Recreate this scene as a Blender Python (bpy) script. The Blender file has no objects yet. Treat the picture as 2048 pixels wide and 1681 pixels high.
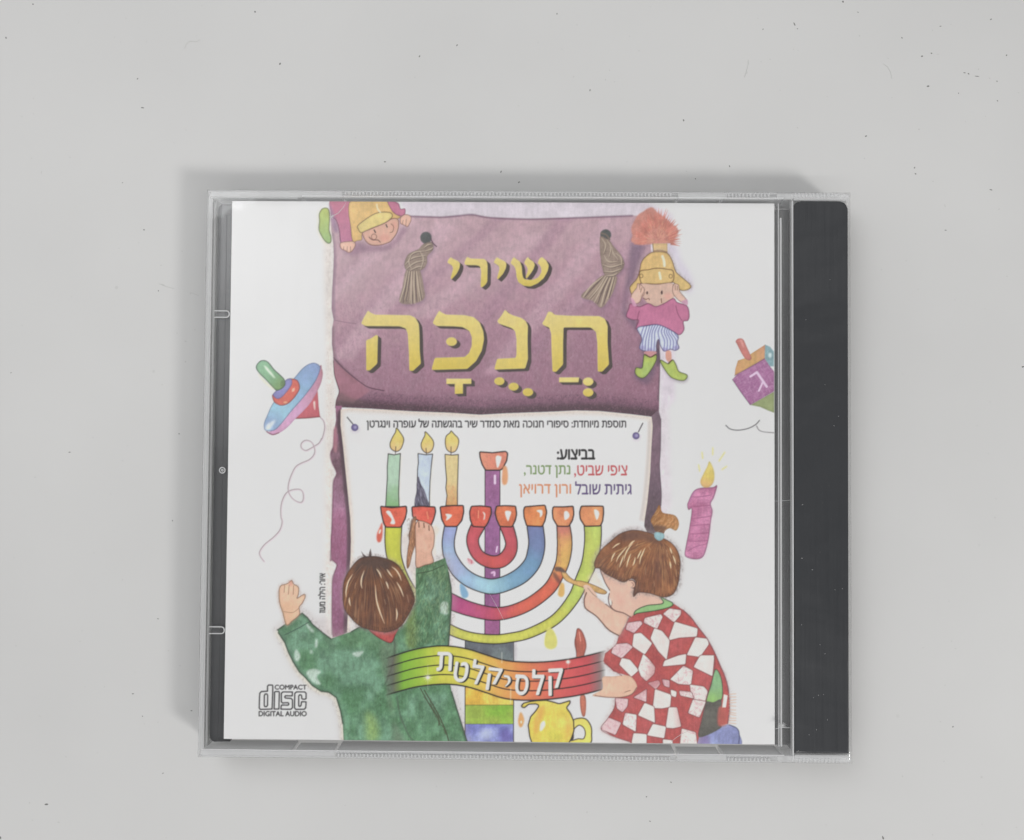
"""A shrink-wrapped CD jewel case with an illustrated cover lying on a white painted table, seen from above."""
import bpy, bmesh, math, random
import numpy as np

MM = 0.001                      # everything is modelled in millimetres, 1 Blender unit = 1 m
sc = bpy.context.scene
C = sc.collection

# ---------------------------------------------------------------- camera
cam_d = bpy.data.cameras.new('camera'); cam = bpy.data.objects.new('camera', cam_d); C.objects.link(cam)
CAM_LOC = (-1.1723, 5.9598, 213.2681); CAM_ROT = (0.0282, 0.0092, 0.0072)
cam.location = [v*MM for v in CAM_LOC]; cam.rotation_euler = CAM_ROT
cam_d.sensor_fit = 'HORIZONTAL'; cam_d.angle = math.radians(58.0)
cam_d.clip_start = 0.005; cam_d.clip_end = 50
sc.camera = cam

# ---------------------------------------------------------------- room light
world = bpy.data.worlds.new('World'); sc.world = world; world.use_nodes = True
nt = world.node_tree; nt.nodes.clear()
wo = nt.nodes.new('ShaderNodeOutputWorld'); bg = nt.nodes.new('ShaderNodeBackground')
tc = nt.nodes.new('ShaderNodeTexCoord')
dot = nt.nodes.new('ShaderNodeVectorMath'); dot.operation = 'DOT_PRODUCT'
v = np.array([-0.60, 0.52, 0.62]); v = v/np.linalg.norm(v); dot.inputs[1].default_value = v
mr = nt.nodes.new('ShaderNodeValToRGB')
nt.links.new(tc.outputs['Generated'], dot.inputs[0]); nt.links.new(dot.outputs['Value'], mr.inputs['Fac'])
cr = mr.color_ramp; cr.interpolation = 'B_SPLINE'
WORLD_STOPS = ((0.0, 0.16), (0.30, 0.18), (0.55, 0.21), (0.74, 0.27), (0.90, 0.36), (1.0, 0.40))
cr.elements[0].position = 0; cr.elements[1].position = 1
for p, l in WORLD_STOPS[1:-1]:
    cr.elements.new(p)
for e, (p, l) in zip(sorted(cr.elements, key=lambda q: q.position), WORLD_STOPS):
    e.color = (l, l, l, 1)
# the room is not one even tone: soft patches of wall, ceiling and furniture
rn = nt.nodes.new('ShaderNodeTexNoise'); rn.inputs['Scale'].default_value = 3.4; rn.inputs['Detail'].default_value = 2.0
rm = nt.nodes.new('ShaderNodeMapRange'); rm.inputs['From Min'].default_value = .36; rm.inputs['From Max'].default_value = .64; rm.inputs['To Min'].default_value = .45; rm.inputs['To Max'].default_value = 1.55
nt.links.new(tc.outputs['Generated'], rn.inputs['Vector']); nt.links.new(rn.outputs['Fac'], rm.inputs['Value'])
rx = nt.nodes.new('ShaderNodeMix'); rx.data_type = 'RGBA'; rx.blend_type = 'MULTIPLY'; rx.inputs[0].default_value = 1.0
nt.links.new(mr.outputs['Color'], rx.inputs[6]); nt.links.new(rm.outputs[0], rx.inputs[7])
nt.links.new(rx.outputs[2], bg.inputs['Color']); bg.inputs['Strength'].default_value = 1.26
nt.links.new(bg.outputs[0], wo.inputs['Surface'])

def area_light(name, loc, target, sx, sy, power, col):
    l = bpy.data.lights.new(name, 'AREA'); l.shape = 'RECTANGLE'; l.size = sx; l.size_y = sy; l.energy = power; l.color = col
    o = bpy.data.objects.new(name, l); C.objects.link(o); o.location = loc
    d = np.array(target)-np.array(loc); d = d/np.linalg.norm(d)
    import mathutils
    o.rotation_euler = mathutils.Vector(d).to_track_quat('-Z', 'Y').to_euler()
    return o
# long ceiling tube on the near side, a lamp low on the near right and a soft diffuser panel over the far left
area_light('ceiling_tube_lamp', (0.0, -0.58, 1.0), (0, 0, 0), 1.0, 0.09, 1.15, (1.0, 0.99, 0.975))
area_light('side_lamp', (1.26, -1.00, 1.40), (0, 0, 0), 0.34, 0.34, 14.5, (1.0, 0.985, 0.965))
soft = area_light('diffuser_lamp', (-0.32, 0.22, 0.58), (-0.10, 0.06, 0), 0.66, 0.60, 1.30, (0.985, 0.99, 1.0))
area_light('far_left_fill', (-0.50, 0.68, 1.0), (0, 0, 0), 0.80, 0.70, 2.4, (0.975, 0.985, 1.0))  # unseen fill light added to brighten the far-left tabletop
# diffuser strength graded from middle to rim, to soften its mirrored edge
lt = soft.data; lt.use_nodes = True; ln = lt.node_tree
em = next(n for n in ln.nodes if n.type == 'EMISSION')
g = ln.nodes.new('ShaderNodeNewGeometry'); sub = ln.nodes.new('ShaderNodeVectorMath'); sub.operation = 'SUBTRACT'; sub.inputs[1].default_value = (.5, .5, 0)
sepv = ln.nodes.new('ShaderNodeSeparateXYZ'); cmb = ln.nodes.new('ShaderNodeCombineXYZ')
ln.links.new(g.outputs['Parametric'], sepv.inputs[0]); ln.links.new(sepv.outputs[0], cmb.inputs[0]); ln.links.new(sepv.outputs[1], cmb.inputs[1])
ln.links.new(cmb.outputs[0], sub.inputs[0])
le = ln.nodes.new('ShaderNodeVectorMath'); le.operation = 'LENGTH'; ln.links.new(sub.outputs[0], le.inputs[0])
fa = ln.nodes.new('ShaderNodeMapRange'); fa.interpolation_type = 'SMOOTHERSTEP'
fa.inputs['From Min'].default_value = .05; fa.inputs['From Max'].default_value = .5; fa.inputs['To Min'].default_value = 1; fa.inputs['To Max'].default_value = 0
ln.links.new(le.outputs['Value'], fa.inputs['Value']); ln.links.new(fa.outputs[0], em.inputs['Strength'])

sc.view_settings.view_transform = 'Standard'; sc.view_settings.look = 'None'
sc.view_settings.exposure = 0.39; sc.view_settings.gamma = 1.0; sc.view_settings.use_curve_mapping = False
sc.render.engine = 'CYCLES'
sc.cycles.max_bounces = 16; sc.cycles.transparent_max_bounces = 24; sc.cycles.transmission_bounces = 12; sc.cycles.glossy_bounces = 6
sc.cycles.caustics_reflective = False; sc.cycles.caustics_refractive = True
sc.cycles.use_denoising = True

# ---------------------------------------------------------------- helpers
random.seed(3)
def obj(name, bm, mats, parent=None, smooth=False):
    me = bpy.data.meshes.new(name)
    for vtx in bm.verts:
        vtx.co *= MM
    bm.normal_update(); bm.to_mesh(me); bm.free()
    for m in (mats if isinstance(mats, (list, tuple)) else [mats]):
        me.materials.append(m)
    if smooth:
        me.polygons.foreach_set('use_smooth', [True]*len(me.polygons))
    o = bpy.data.objects.new(name, me); C.objects.link(o)
    if parent:
        o.parent = parent
    return o

def add_box(bm, x0, x1, y0, y1, z0, z1, bevel=0.0, mi=0, bevel_mi=None, seg=2):
    """an axis-aligned block (mm) with softened edges"""
    b = bmesh.new()
    bmesh.ops.create_cube(b, size=1.0)
    for q in b.verts:
        q.co = ((x0+x1)/2+q.co.x*(x1-x0), (y0+y1)/2+q.co.y*(y1-y0), (z0+z1)/2+q.co.z*(z1-z0))
    for f in b.faces:
        f.material_index = mi
    if bevel:
        r = bmesh.ops.bevel(b, geom=list(b.edges), offset=bevel, segments=seg, profile=.6, affect='EDGES')
        for f in r['faces']:
            f.material_index = mi if bevel_mi is None else bevel_mi
    join(bm, b)

def join(bm, b):
    b.verts.index_update(); base = [bm.verts.new(q.co) for q in b.verts]
    for f in b.faces:
        try:
            n = bm.faces.new([base[q.index] for q in f.verts]); n.material_index = f.material_index; n.smooth = f.smooth
        except ValueError:
            pass
    b.free()

def add_prism(bm, pts, z0, z1, bevel=0.0, mi=0, bevel_mi=None, seg=2):
    b = bmesh.new()
    lo = [b.verts.new((x, y, z0)) for x, y in pts]; hi = [b.verts.new((x, y, z1)) for x, y in pts]
    n = len(pts)
    b.faces.new(lo[::-1]); b.faces.new(hi)
    for i in range(n):
        b.faces.new((lo[i], lo[(i+1) % n], hi[(i+1) % n], hi[i]))
    for f in b.faces:
        f.material_index = mi
    if bevel:
        e = [q for q in b.edges if abs(q.verts[0].co.z-q.verts[1].co.z) < 1e-6 and q.verts[0].co.z > (z0+z1)/2]
        r = bmesh.ops.bevel(b, geom=e, offset=bevel, segments=seg, profile=.6, affect='EDGES')
        for f in r['faces']:
            f.material_index = mi if bevel_mi is None else bevel_mi
    join(bm, b)

def add_tube(bm, pts, r, n=8, closed=False, mi=0):
    pts = [np.array(p, float) for p in pts]; m = len(pts); rings = []
    rr = r if isinstance(r, (list, tuple)) else [r]*m
    for i, p in enumerate(pts):
        a = pts[i-1] if (i or closed) else p; b = pts[(i+1) % m] if (i < m-1 or closed) else p
        d = b-a; d = d/np.linalg.norm(d)
        u = np.cross(d, (0, 0, 1)); u = u/(np.linalg.norm(u)+1e-9); w = np.cross(u, d)
        rings.append([bm.verts.new(p+rr[i]*(u*math.cos(t)+w*math.sin(t))) for t in np.linspace(0, 2*math.pi, n, endpoint=False)])
    for i in range(m if closed else m-1):
        A, B = rings[i], rings[(i+1) % m]
        for k in range(n):
            f = bm.faces.new((A[k], A[(k+1) % n], B[(k+1) % n], B[k])); f.material_index = mi; f.smooth = True

def rounded(x0, x1, y0, y1, r, n=6, corners=(1, 1, 1, 1)):
    out = []
    for (cx, cy, a0), on in zip(((x1-r, y1-r, 0), (x0+r, y1-r, 90), (x0+r, y0+r, 180), (x1-r, y0+r, 270)), corners):
        if on:
            out += [(cx+r*math.cos(math.radians(a0+90*k/n)), cy+r*math.sin(math.radians(a0+90*k/n))) for k in range(n+1)]
        else:
            out.append((cx+(r if a0 in (0, 270) else -r), cy+(r if a0 in (0, 90) else -r)))
    return out

def thing(name, label, cat, group=None):
    o = bpy.data.objects.new(name, None); C.objects.link(o); o.empty_display_size = .01
    o['label'] = label; o['category'] = cat
    if group:
        o['group'] = group
    return o
def tag(o, label=None, cat=None, kind=None):
    if label:
        o['label'] = label
    if cat:
        o['category'] = cat
    if kind:
        o['kind'] = kind
    return o

# ---------------------------------------------------------------- materials (all procedural)
def new_mat(name):
    m = bpy.data.materials.new(name); m.use_nodes = True; t = m.node_tree; t.nodes.clear()
    return m, t, t.nodes.new('ShaderNodeOutputMaterial')
def node(t, kind, **kw):
    n = t.nodes.new(kind)
    for k, v in kw.items():
        setattr(n, k, v)
    return n
def bump_chain(t, specs, vec=None):
    """stacked noise bumps: (scale, detail, distance in m, strength, stretch)"""
    prev = None
    co = node(t, 'ShaderNodeTexCoord')
    for scale, detail, dist, strength, stretch in specs:
        mp = node(t, 'ShaderNodeMapping'); mp.inputs['Scale'].default_value = stretch
        t.links.new(co.outputs['Object'], mp.inputs['Vector'])
        nz = node(t, 'ShaderNodeTexNoise'); nz.inputs['Scale'].default_value = scale; nz.inputs['Detail'].default_value = detail
        t.links.new(mp.outputs[0], nz.inputs['Vector'])
        b = node(t, 'ShaderNodeBump'); b.inputs['Distance'].default_value = dist; b.inputs['Strength'].default_value = strength
        t.links.new(nz.outputs['Fac'], b.inputs['Height'])
        if prev:
            t.links.new(prev.outputs[0], b.inputs['Normal'])
        prev = b
    return prev

def mat_clear(name, tint, ior=1.57, rough=0.015, haze=0.0, bumps=None):
    """clear plastic sheet: passes light straight through, mirrors the room by Fresnel, with haze mixing in plain white"""
    m, t, out = new_mat(name)
    geo = node(t, 'ShaderNodeNewGeometry')
    ir = node(t, 'ShaderNodeMix'); ir.data_type = 'FLOAT'
    ir.inputs[2].default_value = ior; ir.inputs[3].default_value = 1/ior
    t.links.new(geo.outputs['Backfacing'], ir.inputs[0])
    fr = node(t, 'ShaderNodeFresnel'); t.links.new(ir.outputs[0], fr.inputs['IOR'])
    tr = node(t, 'ShaderNodeBsdfTransparent'); tr.inputs['Color'].default_value = (*tint, 1)
    gl = node(t, 'ShaderNodeBsdfGlossy'); gl.inputs['Roughness'].default_value = rough
    mx = node(t, 'ShaderNodeMixShader')
    t.links.new(fr.outputs[0], mx.inputs[0]); t.links.new(tr.outputs[0], mx.inputs[1]); t.links.new(gl.outputs[0], mx.inputs[2])
    last = mx
    if haze:
        df = node(t, 'ShaderNodeBsdfDiffuse'); df.inputs['Color'].default_value = (.90, .905, .91, 1)
        tl = node(t, 'ShaderNodeBsdfTranslucent'); tl.inputs['Color'].default_value = (.90, .905, .91, 1)
        m0 = node(t, 'ShaderNodeMixShader'); t.links.new(df.outputs[0], m0.inputs[1]); t.links.new(tl.outputs[0], m0.inputs[2]); m0.inputs[0].default_value = .35
        m2 = node(t, 'ShaderNodeMixShader'); m2.inputs[0].default_value = haze
        t.links.new(mx.outputs[0], m2.inputs[1]); t.links.new(m0.outputs[0], m2.inputs[2]); last = m2
    if bumps:
        b = bump_chain(t, bumps)
        t.links.new(b.outputs[0], gl.inputs['Normal'])
    t.links.new(last.outputs[0], out.inputs['Surface'])
    return m

WRINKLE = [(20, 2, .0035, .22, (1, 1, 1)), (55, 2, .0012, .22, (1.6, .35, 1)), (150, 3, .0004, .12, (.4, 1, 1))]
M_LID = mat_clear('clear_polystyrene', (.998, .998, .998), ior=1.50, bumps=WRINKLE)
M_SHELL = mat_clear('clear_polystyrene_shell', (.99, .99, .99), ior=1.35)
M_EDGE = mat_clear('painted_edge_light', (.99, .99, .99), haze=.55, rough=.06)  # white mixed in to paint the light caught on edges
M_WALL = mat_clear('shade_tinted_wall', (.78, .785, .78), haze=.12)  # dark tint put in to deepen the shadow the wall casts
M_RAIL = mat_clear('whitened_long_wall', (.985, .985, .985), ior=1.40, haze=.66)  # white mixed in to brighten the shaded long walls
M_RIM = mat_clear('painted_rim_light', (.99, .99, .99), ior=1.40, haze=.36)  # for pale strips that paint extra light onto the rim
M_VEIL = mat_clear('painted_gap_haze', (.99, .99, .99), ior=1.40, haze=.085)  # faint white painted for the reflections over the gap
M_RIDGE = mat_clear('ridged_plastic', (.97, .97, .97), ior=1.5, haze=.60, rough=.05)
M_GLINT = mat_clear('painted_edge_glint', (.99, .99, .99), ior=1.4, haze=.92, rough=.2)  # white that paints bright glints on lid lines and tab outlines
M_SCRATCH = mat_clear('scratched_plastic', (.98, .98, .98), ior=1.1, haze=.6, rough=.2)
M_FILM = mat_clear('cellophane', (.992, .992, .992), ior=1.28, rough=.03, haze=.07, bumps=[(60, 3, .0012, .35, (1, 1, 1))])

def mat_black(name, bumps, dust):
    m, t, out = new_mat(name)
    p = node(t, 'ShaderNodeBsdfPrincipled'); p.inputs['Base Color'].default_value = (.030, .030, .033, 1)
    p.inputs['Roughness'].default_value = .17; p.inputs['Specular IOR Level'].default_value = .75
    b = bump_chain(t, bumps)
    t.links.new(b.outputs[0], p.inputs['Normal'])
    # faint dust and rub marks
    co = node(t, 'ShaderNodeTexCoord'); nz = node(t, 'ShaderNodeTexNoise'); nz.inputs['Scale'].default_value = 1100; nz.inputs['Detail'].default_value = 2
    t.links.new(co.outputs['Object'], nz.inputs['Vector'])
    r = node(t, 'ShaderNodeValToRGB'); r.color_ramp.elements[0].position = .74; r.color_ramp.elements[0].color = (.034, .036, .040, 1)
    r.color_ramp.elements[1].position = .84; r.color_ramp.elements[1].color = (dust, dust, dust, 1)
    t.links.new(nz.outputs['Fac'], r.inputs['Fac']); t.links.new(r.outputs['Color'], p.inputs['Base Color'])
    t.links.new(p.outputs[0], out.inputs['Surface'])
    return m
M_BLACK = mat_black('black_plastic_bar', [(26, 3, .003, .40, (1, 1.6, 1)), (110, 3, .0009, .16, (.35, 1, 1)), (900, 2, .00010, .45, (1, .03, 1))], .065)
M_TRAY = mat_black('black_plastic_tray', [(20, 2, .003, .10, (1, 1, 1))], .04)

def mat_table():
    m, t, out = new_mat('white_painted_tabletop')
    p = node(t, 'ShaderNodeBsdfPrincipled'); p.inputs['Roughness'].default_value = .62; p.inputs['Specular IOR Level'].default_value = .30
    co = node(t, 'ShaderNodeTexCoord'); nz = node(t, 'ShaderNodeTexNoise'); nz.inputs['Scale'].default_value = 11; nz.inputs['Detail'].default_value = 5
    t.links.new(co.outputs['Object'], nz.inputs['Vector'])
    r = node(t, 'ShaderNodeValToRGB'); r.color_ramp.elements[0].position = .3; r.color_ramp.elements[0].color = (.590, .589, .584, 1)
    r.color_ramp.elements[1].position = .7; r.color_ramp.elements[1].color = (.642, .641, .635, 1)
    t.links.new(nz.outputs['Fac'], r.inputs['Fac'])
    # small grey pits and pinholes in the paint
    vo = node(t, 'ShaderNodeTexVoronoi'); vo.inputs['Scale'].default_value = 105; t.links.new(co.outputs['Object'], vo.inputs['Vector'])
    th = node(t, 'ShaderNodeMapRange'); th.inputs['From Min'].default_value = .03; th.inputs['From Max'].default_value = .055; th.inputs['To Min'].default_value = 1; th.inputs['To Max'].default_value = 0
    t.links.new(vo.outputs['Distance'], th.inputs['Value'])
    sel = node(t, 'ShaderNodeSeparateColor'); t.links.new(vo.outputs['Color'], sel.inputs[0])
    g = node(t, 'ShaderNodeMath', operation='GREATER_THAN'); g.inputs[1].default_value = .86; t.links.new(sel.outputs[0], g.inputs[0])
    w = node(t, 'ShaderNodeMath', operation='MULTIPLY'); t.links.new(th.outputs[0], w.inputs[0]); t.links.new(g.outputs[0], w.inputs[1])
    w2 = node(t, 'ShaderNodeMath', operation='MULTIPLY'); t.links.new(w.outputs[0], w2.inputs[0]); t.links.new(sel.outputs[1], w2.inputs[1])
    mx = node(t, 'ShaderNodeMix'); mx.data_type = 'RGBA'; mx.inputs[7].default_value = (.47, .47, .46, 1)
    t.links.new(w2.outputs[0], mx.inputs[0]); t.links.new(r.outputs['Color'], mx.inputs[6]); t.links.new(mx.outputs[2], p.inputs['Base Color'])
    b = bump_chain(t, [(40, 4, .0012, .07, (1, 1, 1)), (60, 4, .0008, .09, (.12, 1, 1)), (420, 3, .00016, .12, (1, 1, 1))])
    t.links.new(b.outputs[0], p.inputs['Normal']); t.links.new(p.outputs[0], out.inputs['Surface'])
    return m
M_TABLE = mat_table()
def mat_speck():
    m, t, out = new_mat('dark_paint_speck')
    p = node(t, 'ShaderNodeBsdfPrincipled'); p.inputs['Roughness'].default_value = .7
    co = node(t, 'ShaderNodeTexCoord'); nz = node(t, 'ShaderNodeTexNoise'); nz.inputs['Scale'].default_value = 300
    r = node(t, 'ShaderNodeValToRGB'); r.color_ramp.elements[0].color = (.10, .10, .10, 1); r.color_ramp.elements[1].color = (.26, .26, .25, 1)
    t.links.new(co.outputs['Object'], nz.inputs['Vector']); t.links.new(nz.outputs['Fac'], r.inputs['Fac']); t.links.new(r.outputs[0], p.inputs['Base Color'])
    t.links.new(p.outputs[0], out.inputs['Surface'])
    return m
M_SPECK = mat_speck()
def mat_speck_pale():
    m, t, out = new_mat('faint_paint_speck')
    p = node(t, 'ShaderNodeBsdfPrincipled'); p.inputs['Roughness'].default_value = .7
    co = node(t, 'ShaderNodeTexCoord'); nz = node(t, 'ShaderNodeTexNoise'); nz.inputs['Scale'].default_value = 200
    r = node(t, 'ShaderNodeValToRGB'); r.color_ramp.elements[0].color = (.47, .47, .46, 1); r.color_ramp.elements[1].color = (.58, .58, .57, 1)
    t.links.new(co.outputs['Object'], nz.inputs['Vector']); t.links.new(nz.outputs['Fac'], r.inputs['Fac']); t.links.new(r.outputs[0], p.inputs['Base Color'])
    t.links.new(p.outputs[0], out.inputs['Surface'])
    return m
M_SPECK_PALE = mat_speck_pale()

def mat_print():
    m, t, out = new_mat('printed_cover_paper')
    p = node(t, 'ShaderNodeBsdfPrincipled'); p.inputs['Roughness'].default_value = .45; p.inputs['Specular IOR Level'].default_value = .25
    a = node(t, 'ShaderNodeVertexColor'); a.layer_name = 'ink'
    t.links.new(a.outputs['Color'], p.inputs['Base Color'])
    b = bump_chain(t, [(14, 2, .004, .05, (1, 1, 1))]); t.links.new(b.outputs[0], p.inputs['Normal'])
    t.links.new(p.outputs[0], out.inputs['Surface'])
    return m
M_PRINT = mat_print()

# ---------------------------------------------------------------- printed cover artwork
# A small 2-D ink painter (numpy).  Shapes are given in the millimetre-like units of a flat tracing of the printed
# cover ("trace units"); the finished print is stored as ink colour on the booklet's own mesh.
rng = np.random.default_rng(7)
X0, Y0, X1, Y1, S = 440.0, 396.0, 1558.0, 1494.0, 2.0
CW, CH = int((X1-X0)*S), int((Y1-Y0)*S)

def lin(c):
    c = np.asarray(c, float)/255.0
    return np.where(c <= 0.04045, c/12.92, ((c+0.055)/1.055)**2.4)

def upsample(g, h, w):
    gh, gw = g.shape
    y = np.linspace(0, gh-1.001, h); x = np.linspace(0, gw-1.001, w)
    yi = y.astype(int); xi = x.astype(int)
    fy = y-yi; fx = x-xi
    fy = (fy*fy*(3-2*fy))[:, None]; fx = (fx*fx*(3-2*fx))[None, :]
    a = g[yi][:, xi]; b = g[yi][:, xi+1]; c = g[yi+1][:, xi]; d = g[yi+1][:, xi+1]
    return ((a*(1-fx)+b*fx)*(1-fy)+(c*(1-fx)+d*fx)*fy).astype(np.float32)

def noise(cell):
    gh, gw = int(CH/(cell*S))+3, int(CW/(cell*S))+3
    return upsample(rng.uniform(-1, 1, (gh, gw)), CH, CW)

NZ_BIG, NZ_MID, NZ_SML, NZ_FIN = noise(46), noise(17), noise(6), noise(1.6)
NZ_STREAK = upsample(rng.uniform(-1, 1, (int(CH/(14*S))+3, int(CW/(2.2*S))+3)), CH, CW)
MOTTLE = 0.40*NZ_MID+0.32*NZ_SML+0.30*NZ_FIN+0.25*NZ_STREAK

def whites(x, y):
    u = np.clip((x-460)/1090, 0, 1); v = np.clip((y-404)/1080, 0, 1)
    W = (0.80*(1-u)+0.71*u)*(1-v)+(0.60*(1-u)+0.67*u)*v
    V = (0.055*(1-u)+0.032*u)*(1-v)+(0.010*(1-u)+0.018*u)*v
    return W, V
yy, xx = np.mgrid[0:CH, 0:CW]
W_MAP, V_MAP = whites(X0+(xx+.5)/S, Y0+(yy+.5)/S)
W_MAP = W_MAP.astype(np.float32); V_MAP = V_MAP.astype(np.float32)
del yy, xx
def srgb(l):
    return np.where(l <= 0.0031308, l*12.92, 1.055*np.maximum(l, 1e-6)**(1/2.4)-0.055)*255.0
PAPER = srgb(W_MAP)
CV = np.repeat(PAPER[:, :, None], 3, 2).astype(np.float32)

ZOOM = dict(A=(620, 390, 5.689), B=(880, 490, 5.689), C=(1160, 400, 8.404), D=(1200, 560, 7.642), E=(620, 580, 5.689),
            F=(960, 580, 5.689), G=(500, 700, 9.309), H=(500, 860, 6.227), I=(1430, 660, 7.642), J=(1340, 880, 6.725),
            K=(670, 810, 6.206), L=(980, 810, 5.689), M=(740, 980, 7.642), N=(980, 980, 7.642), O=(540, 1080, 5.12),
            P=(540, 1260, 5.12), Q=(1140, 1000, 5.604), R=(1160, 1220, 6.003), S=(880, 1170, 5.689), T=(760, 1270, 4.267),
            U=(590, 1120, 12.93), V=(500, 1340, 14.63))
def z(k, *flat):
    ox, oy, s = ZOOM[k]
    a = np.array(flat, float).reshape(-1, 2)
    return a/s+np.array([ox, oy])

def smooth(p, closed=True, n=7):
    p = np.asarray(p, float)
    if len(p) < 3:
        return p
    if closed:
        q = np.vstack([p[-1], p, p[0], p[1]])
    else:
        q = np.vstack([2*p[0]-p[1], p, 2*p[-1]-p[-2]])
    t = np.linspace(0, 1, n, endpoint=False)[:, None]
    out = []
    for i in range(1, len(q)-2):
        a, b, c, d = q[i-1], q[i], q[i+1], q[i+2]
        out.append(0.5*((2*b)+(-a+c)*t+(2*a-5*b+4*c-d)*t*t+(-a+3*b-3*c+d)*t**3))
    out = np.vstack(out)
    return out if closed else np.vstack([out, p[-1]])

def jitter(p, a):
    return np.asarray(p)+rng.normal(0, a, np.shape(p))

SS = 4
def raster(contours, pad=2, turn=True):
    """coverage of a union of contours (each turned the same way round) -> mask, (y0,y1,x0,x1) in canvas pixels"""
    P0, P1 = [], []
    for c in contours:
        c = np.asarray(c, float)
        area = np.sum(c[:, 0]*np.roll(c[:, 1], -1)-np.roll(c[:, 0], -1)*c[:, 1])
        if turn and area < 0:
            c = c[::-1]
        P0.append(c); P1.append(np.roll(c, -1, 0))
    P0 = (np.vstack(P0)-[X0, Y0])*S; P1 = (np.vstack(P1)-[X0, Y0])*S
    x0 = int(np.floor(P0[:, 0].min()))-pad; x1 = int(np.ceil(P0[:, 0].max()))+pad
    y0 = int(np.floor(P0[:, 1].min()))-pad; y1 = int(np.ceil(P0[:, 1].max()))+pad
    x0, x1 = max(0, x0), min(CW, x1); y0, y1 = max(0, y0), min(CH, y1)
    if x1 <= x0 or y1 <= y0:
        return np.zeros((1, 1), np.float32), (0, 1, 0, 1)
    w, h = x1-x0, y1-y0
    ya = (P0[:, 1]-y0)*SS-.5; yb = (P1[:, 1]-y0)*SS-.5
    sgn = np.where(yb > ya, 1.0, -1.0)
    lo = np.ceil(np.minimum(ya, yb)).astype(int); hi = np.ceil(np.maximum(ya, yb)).astype(int)
    lo = np.clip(lo, 0, h*SS); hi = np.clip(hi, 0, h*SS)
    n = hi-lo
    k = np.repeat(np.arange(len(n)), n)
    if len(k) == 0:
        return np.zeros((h, w), np.float32), (y0, y1, x0, x1)
    r = np.arange(len(k))-np.repeat(np.cumsum(n)-n, n)+np.repeat(lo, n)
    t = (r-ya[k])/(yb[k]-ya[k])
    x = np.clip(P0[k, 0]+(P1[k, 0]-P0[k, 0])*t-x0, 0, w-1e-3)
    xi = x.astype(int); fx = x-xi
    acc = np.bincount(r*(w+1)+xi, sgn[k]*(1-fx), minlength=h*SS*(w+1))
    acc += np.bincount(r*(w+1)+xi+1, sgn[k]*fx, minlength=h*SS*(w+1))[:h*SS*(w+1)]
    cov = np.clip(np.abs(np.cumsum(acc.reshape(h*SS, w+1), 1)[:, :w]), 0, 1)
    return cov.reshape(h, SS, w).mean(1).astype(np.float32), (y0, y1, x0, x1)

def box1(a, r, ax):
    r = int(round(r))
    if r < 1:
        return a
    pad = [(0, 0), (0, 0)]; pad[ax] = (r+1, r)
    c = np.cumsum(np.pad(a, pad, mode='edge'), ax)
    n = a.shape[ax]
    hi = np.take(c, np.arange(n)+2*r+1, ax); lo = np.take(c, np.arange(n), ax)
    return (hi-lo)/(2*r+1)
def blur(a, r):
    for _ in range(2):
        a = box1(box1(a, r, 0), r, 1)
    return a

def composite(m, bb, col, alpha=1.0, tex=0.0, clip=None, mode='n'):
    y0, y1, x0, x1 = bb
    m = m*alpha
    if clip is not None:
        m = m*clip[y0:y1, x0:x1]
    c = np.asarray(col, np.float32)
    if c.ndim == 1:
        c = c[None, None, :]
    if tex:
        c = np.clip(c*(1+tex*MOTTLE[y0:y1, x0:x1][:, :, None]), 0, 255)
    d = CV[y0:y1, x0:x1]
    if mode == 'm':
        c = d*c/255.0
    d += (c-d)*m[:, :, None]

def full(m, bb):
    f = np.zeros((CH, CW), np.float32)
    f[bb[0]:bb[1], bb[2]:bb[3]] = m
    return f

def ramp(bb, p0, p1, cols):
    y0, y1, x0, x1 = bb
    X = X0+(np.arange(x0, x1)+.5)/S; Y = Y0+(np.arange(y0, y1)+.5)/S
    p0 = np.array(p0, float); d = np.array(p1, float)-p0
    t = ((X[None, :]-p0[0])*d[0]+(Y[:, None]-p0[1])*d[1])/(d@d)
    t = np.clip(t+0.10*NZ_MID[y0:y1, x0:x1], 0, 1)
    ks = np.linspace(0, 1, len(cols)); cols = np.array(cols, float)
    return np.stack([np.interp(t, ks, cols[:, i]) for i in range(3)], 2)

def fill(p, col, alpha=1, sm=True, soft=0, tex=0.08, edge=0.0, grad=None, mix=None, clip=None, mode='n', holes=None):
    c = smooth(p) if sm else np.asarray(p)
    m, bb = raster([c], pad=int(2+3*soft*S))
    if holes:
        for hp in holes:
            hm, hb = raster([smooth(hp) if sm else hp])
            m[hb[0]-bb[0]:hb[1]-bb[0], hb[2]-bb[2]:hb[3]-bb[2]] *= (1-hm)
    if soft:
        m = blur(m, soft*S)
    if grad:
        colr = ramp(bb, grad[0], grad[1], [col]+list(grad[2:]))
    else:
        colr = np.asarray(col, float)[None, None, :]
    if mix is not None:
        k = np.clip(.5+.9*NZ_BIG[bb[0]:bb[1], bb[2]:bb[3]]+.6*NZ_MID[bb[0]:bb[1], bb[2]:bb[3]], 0, 1)[:, :, None]
        colr = colr*(1-k)+np.asarray(mix, float)[None, None, :]*k
    if edge:
        e = np.clip((0.93-blur(m, 3.0*S))*1.6, 0, 1)[:, :, None]
        colr = colr*(1-edge*e)
    composite(m, bb, colr, alpha, tex, clip, mode)
    return full(m, bb)

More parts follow.
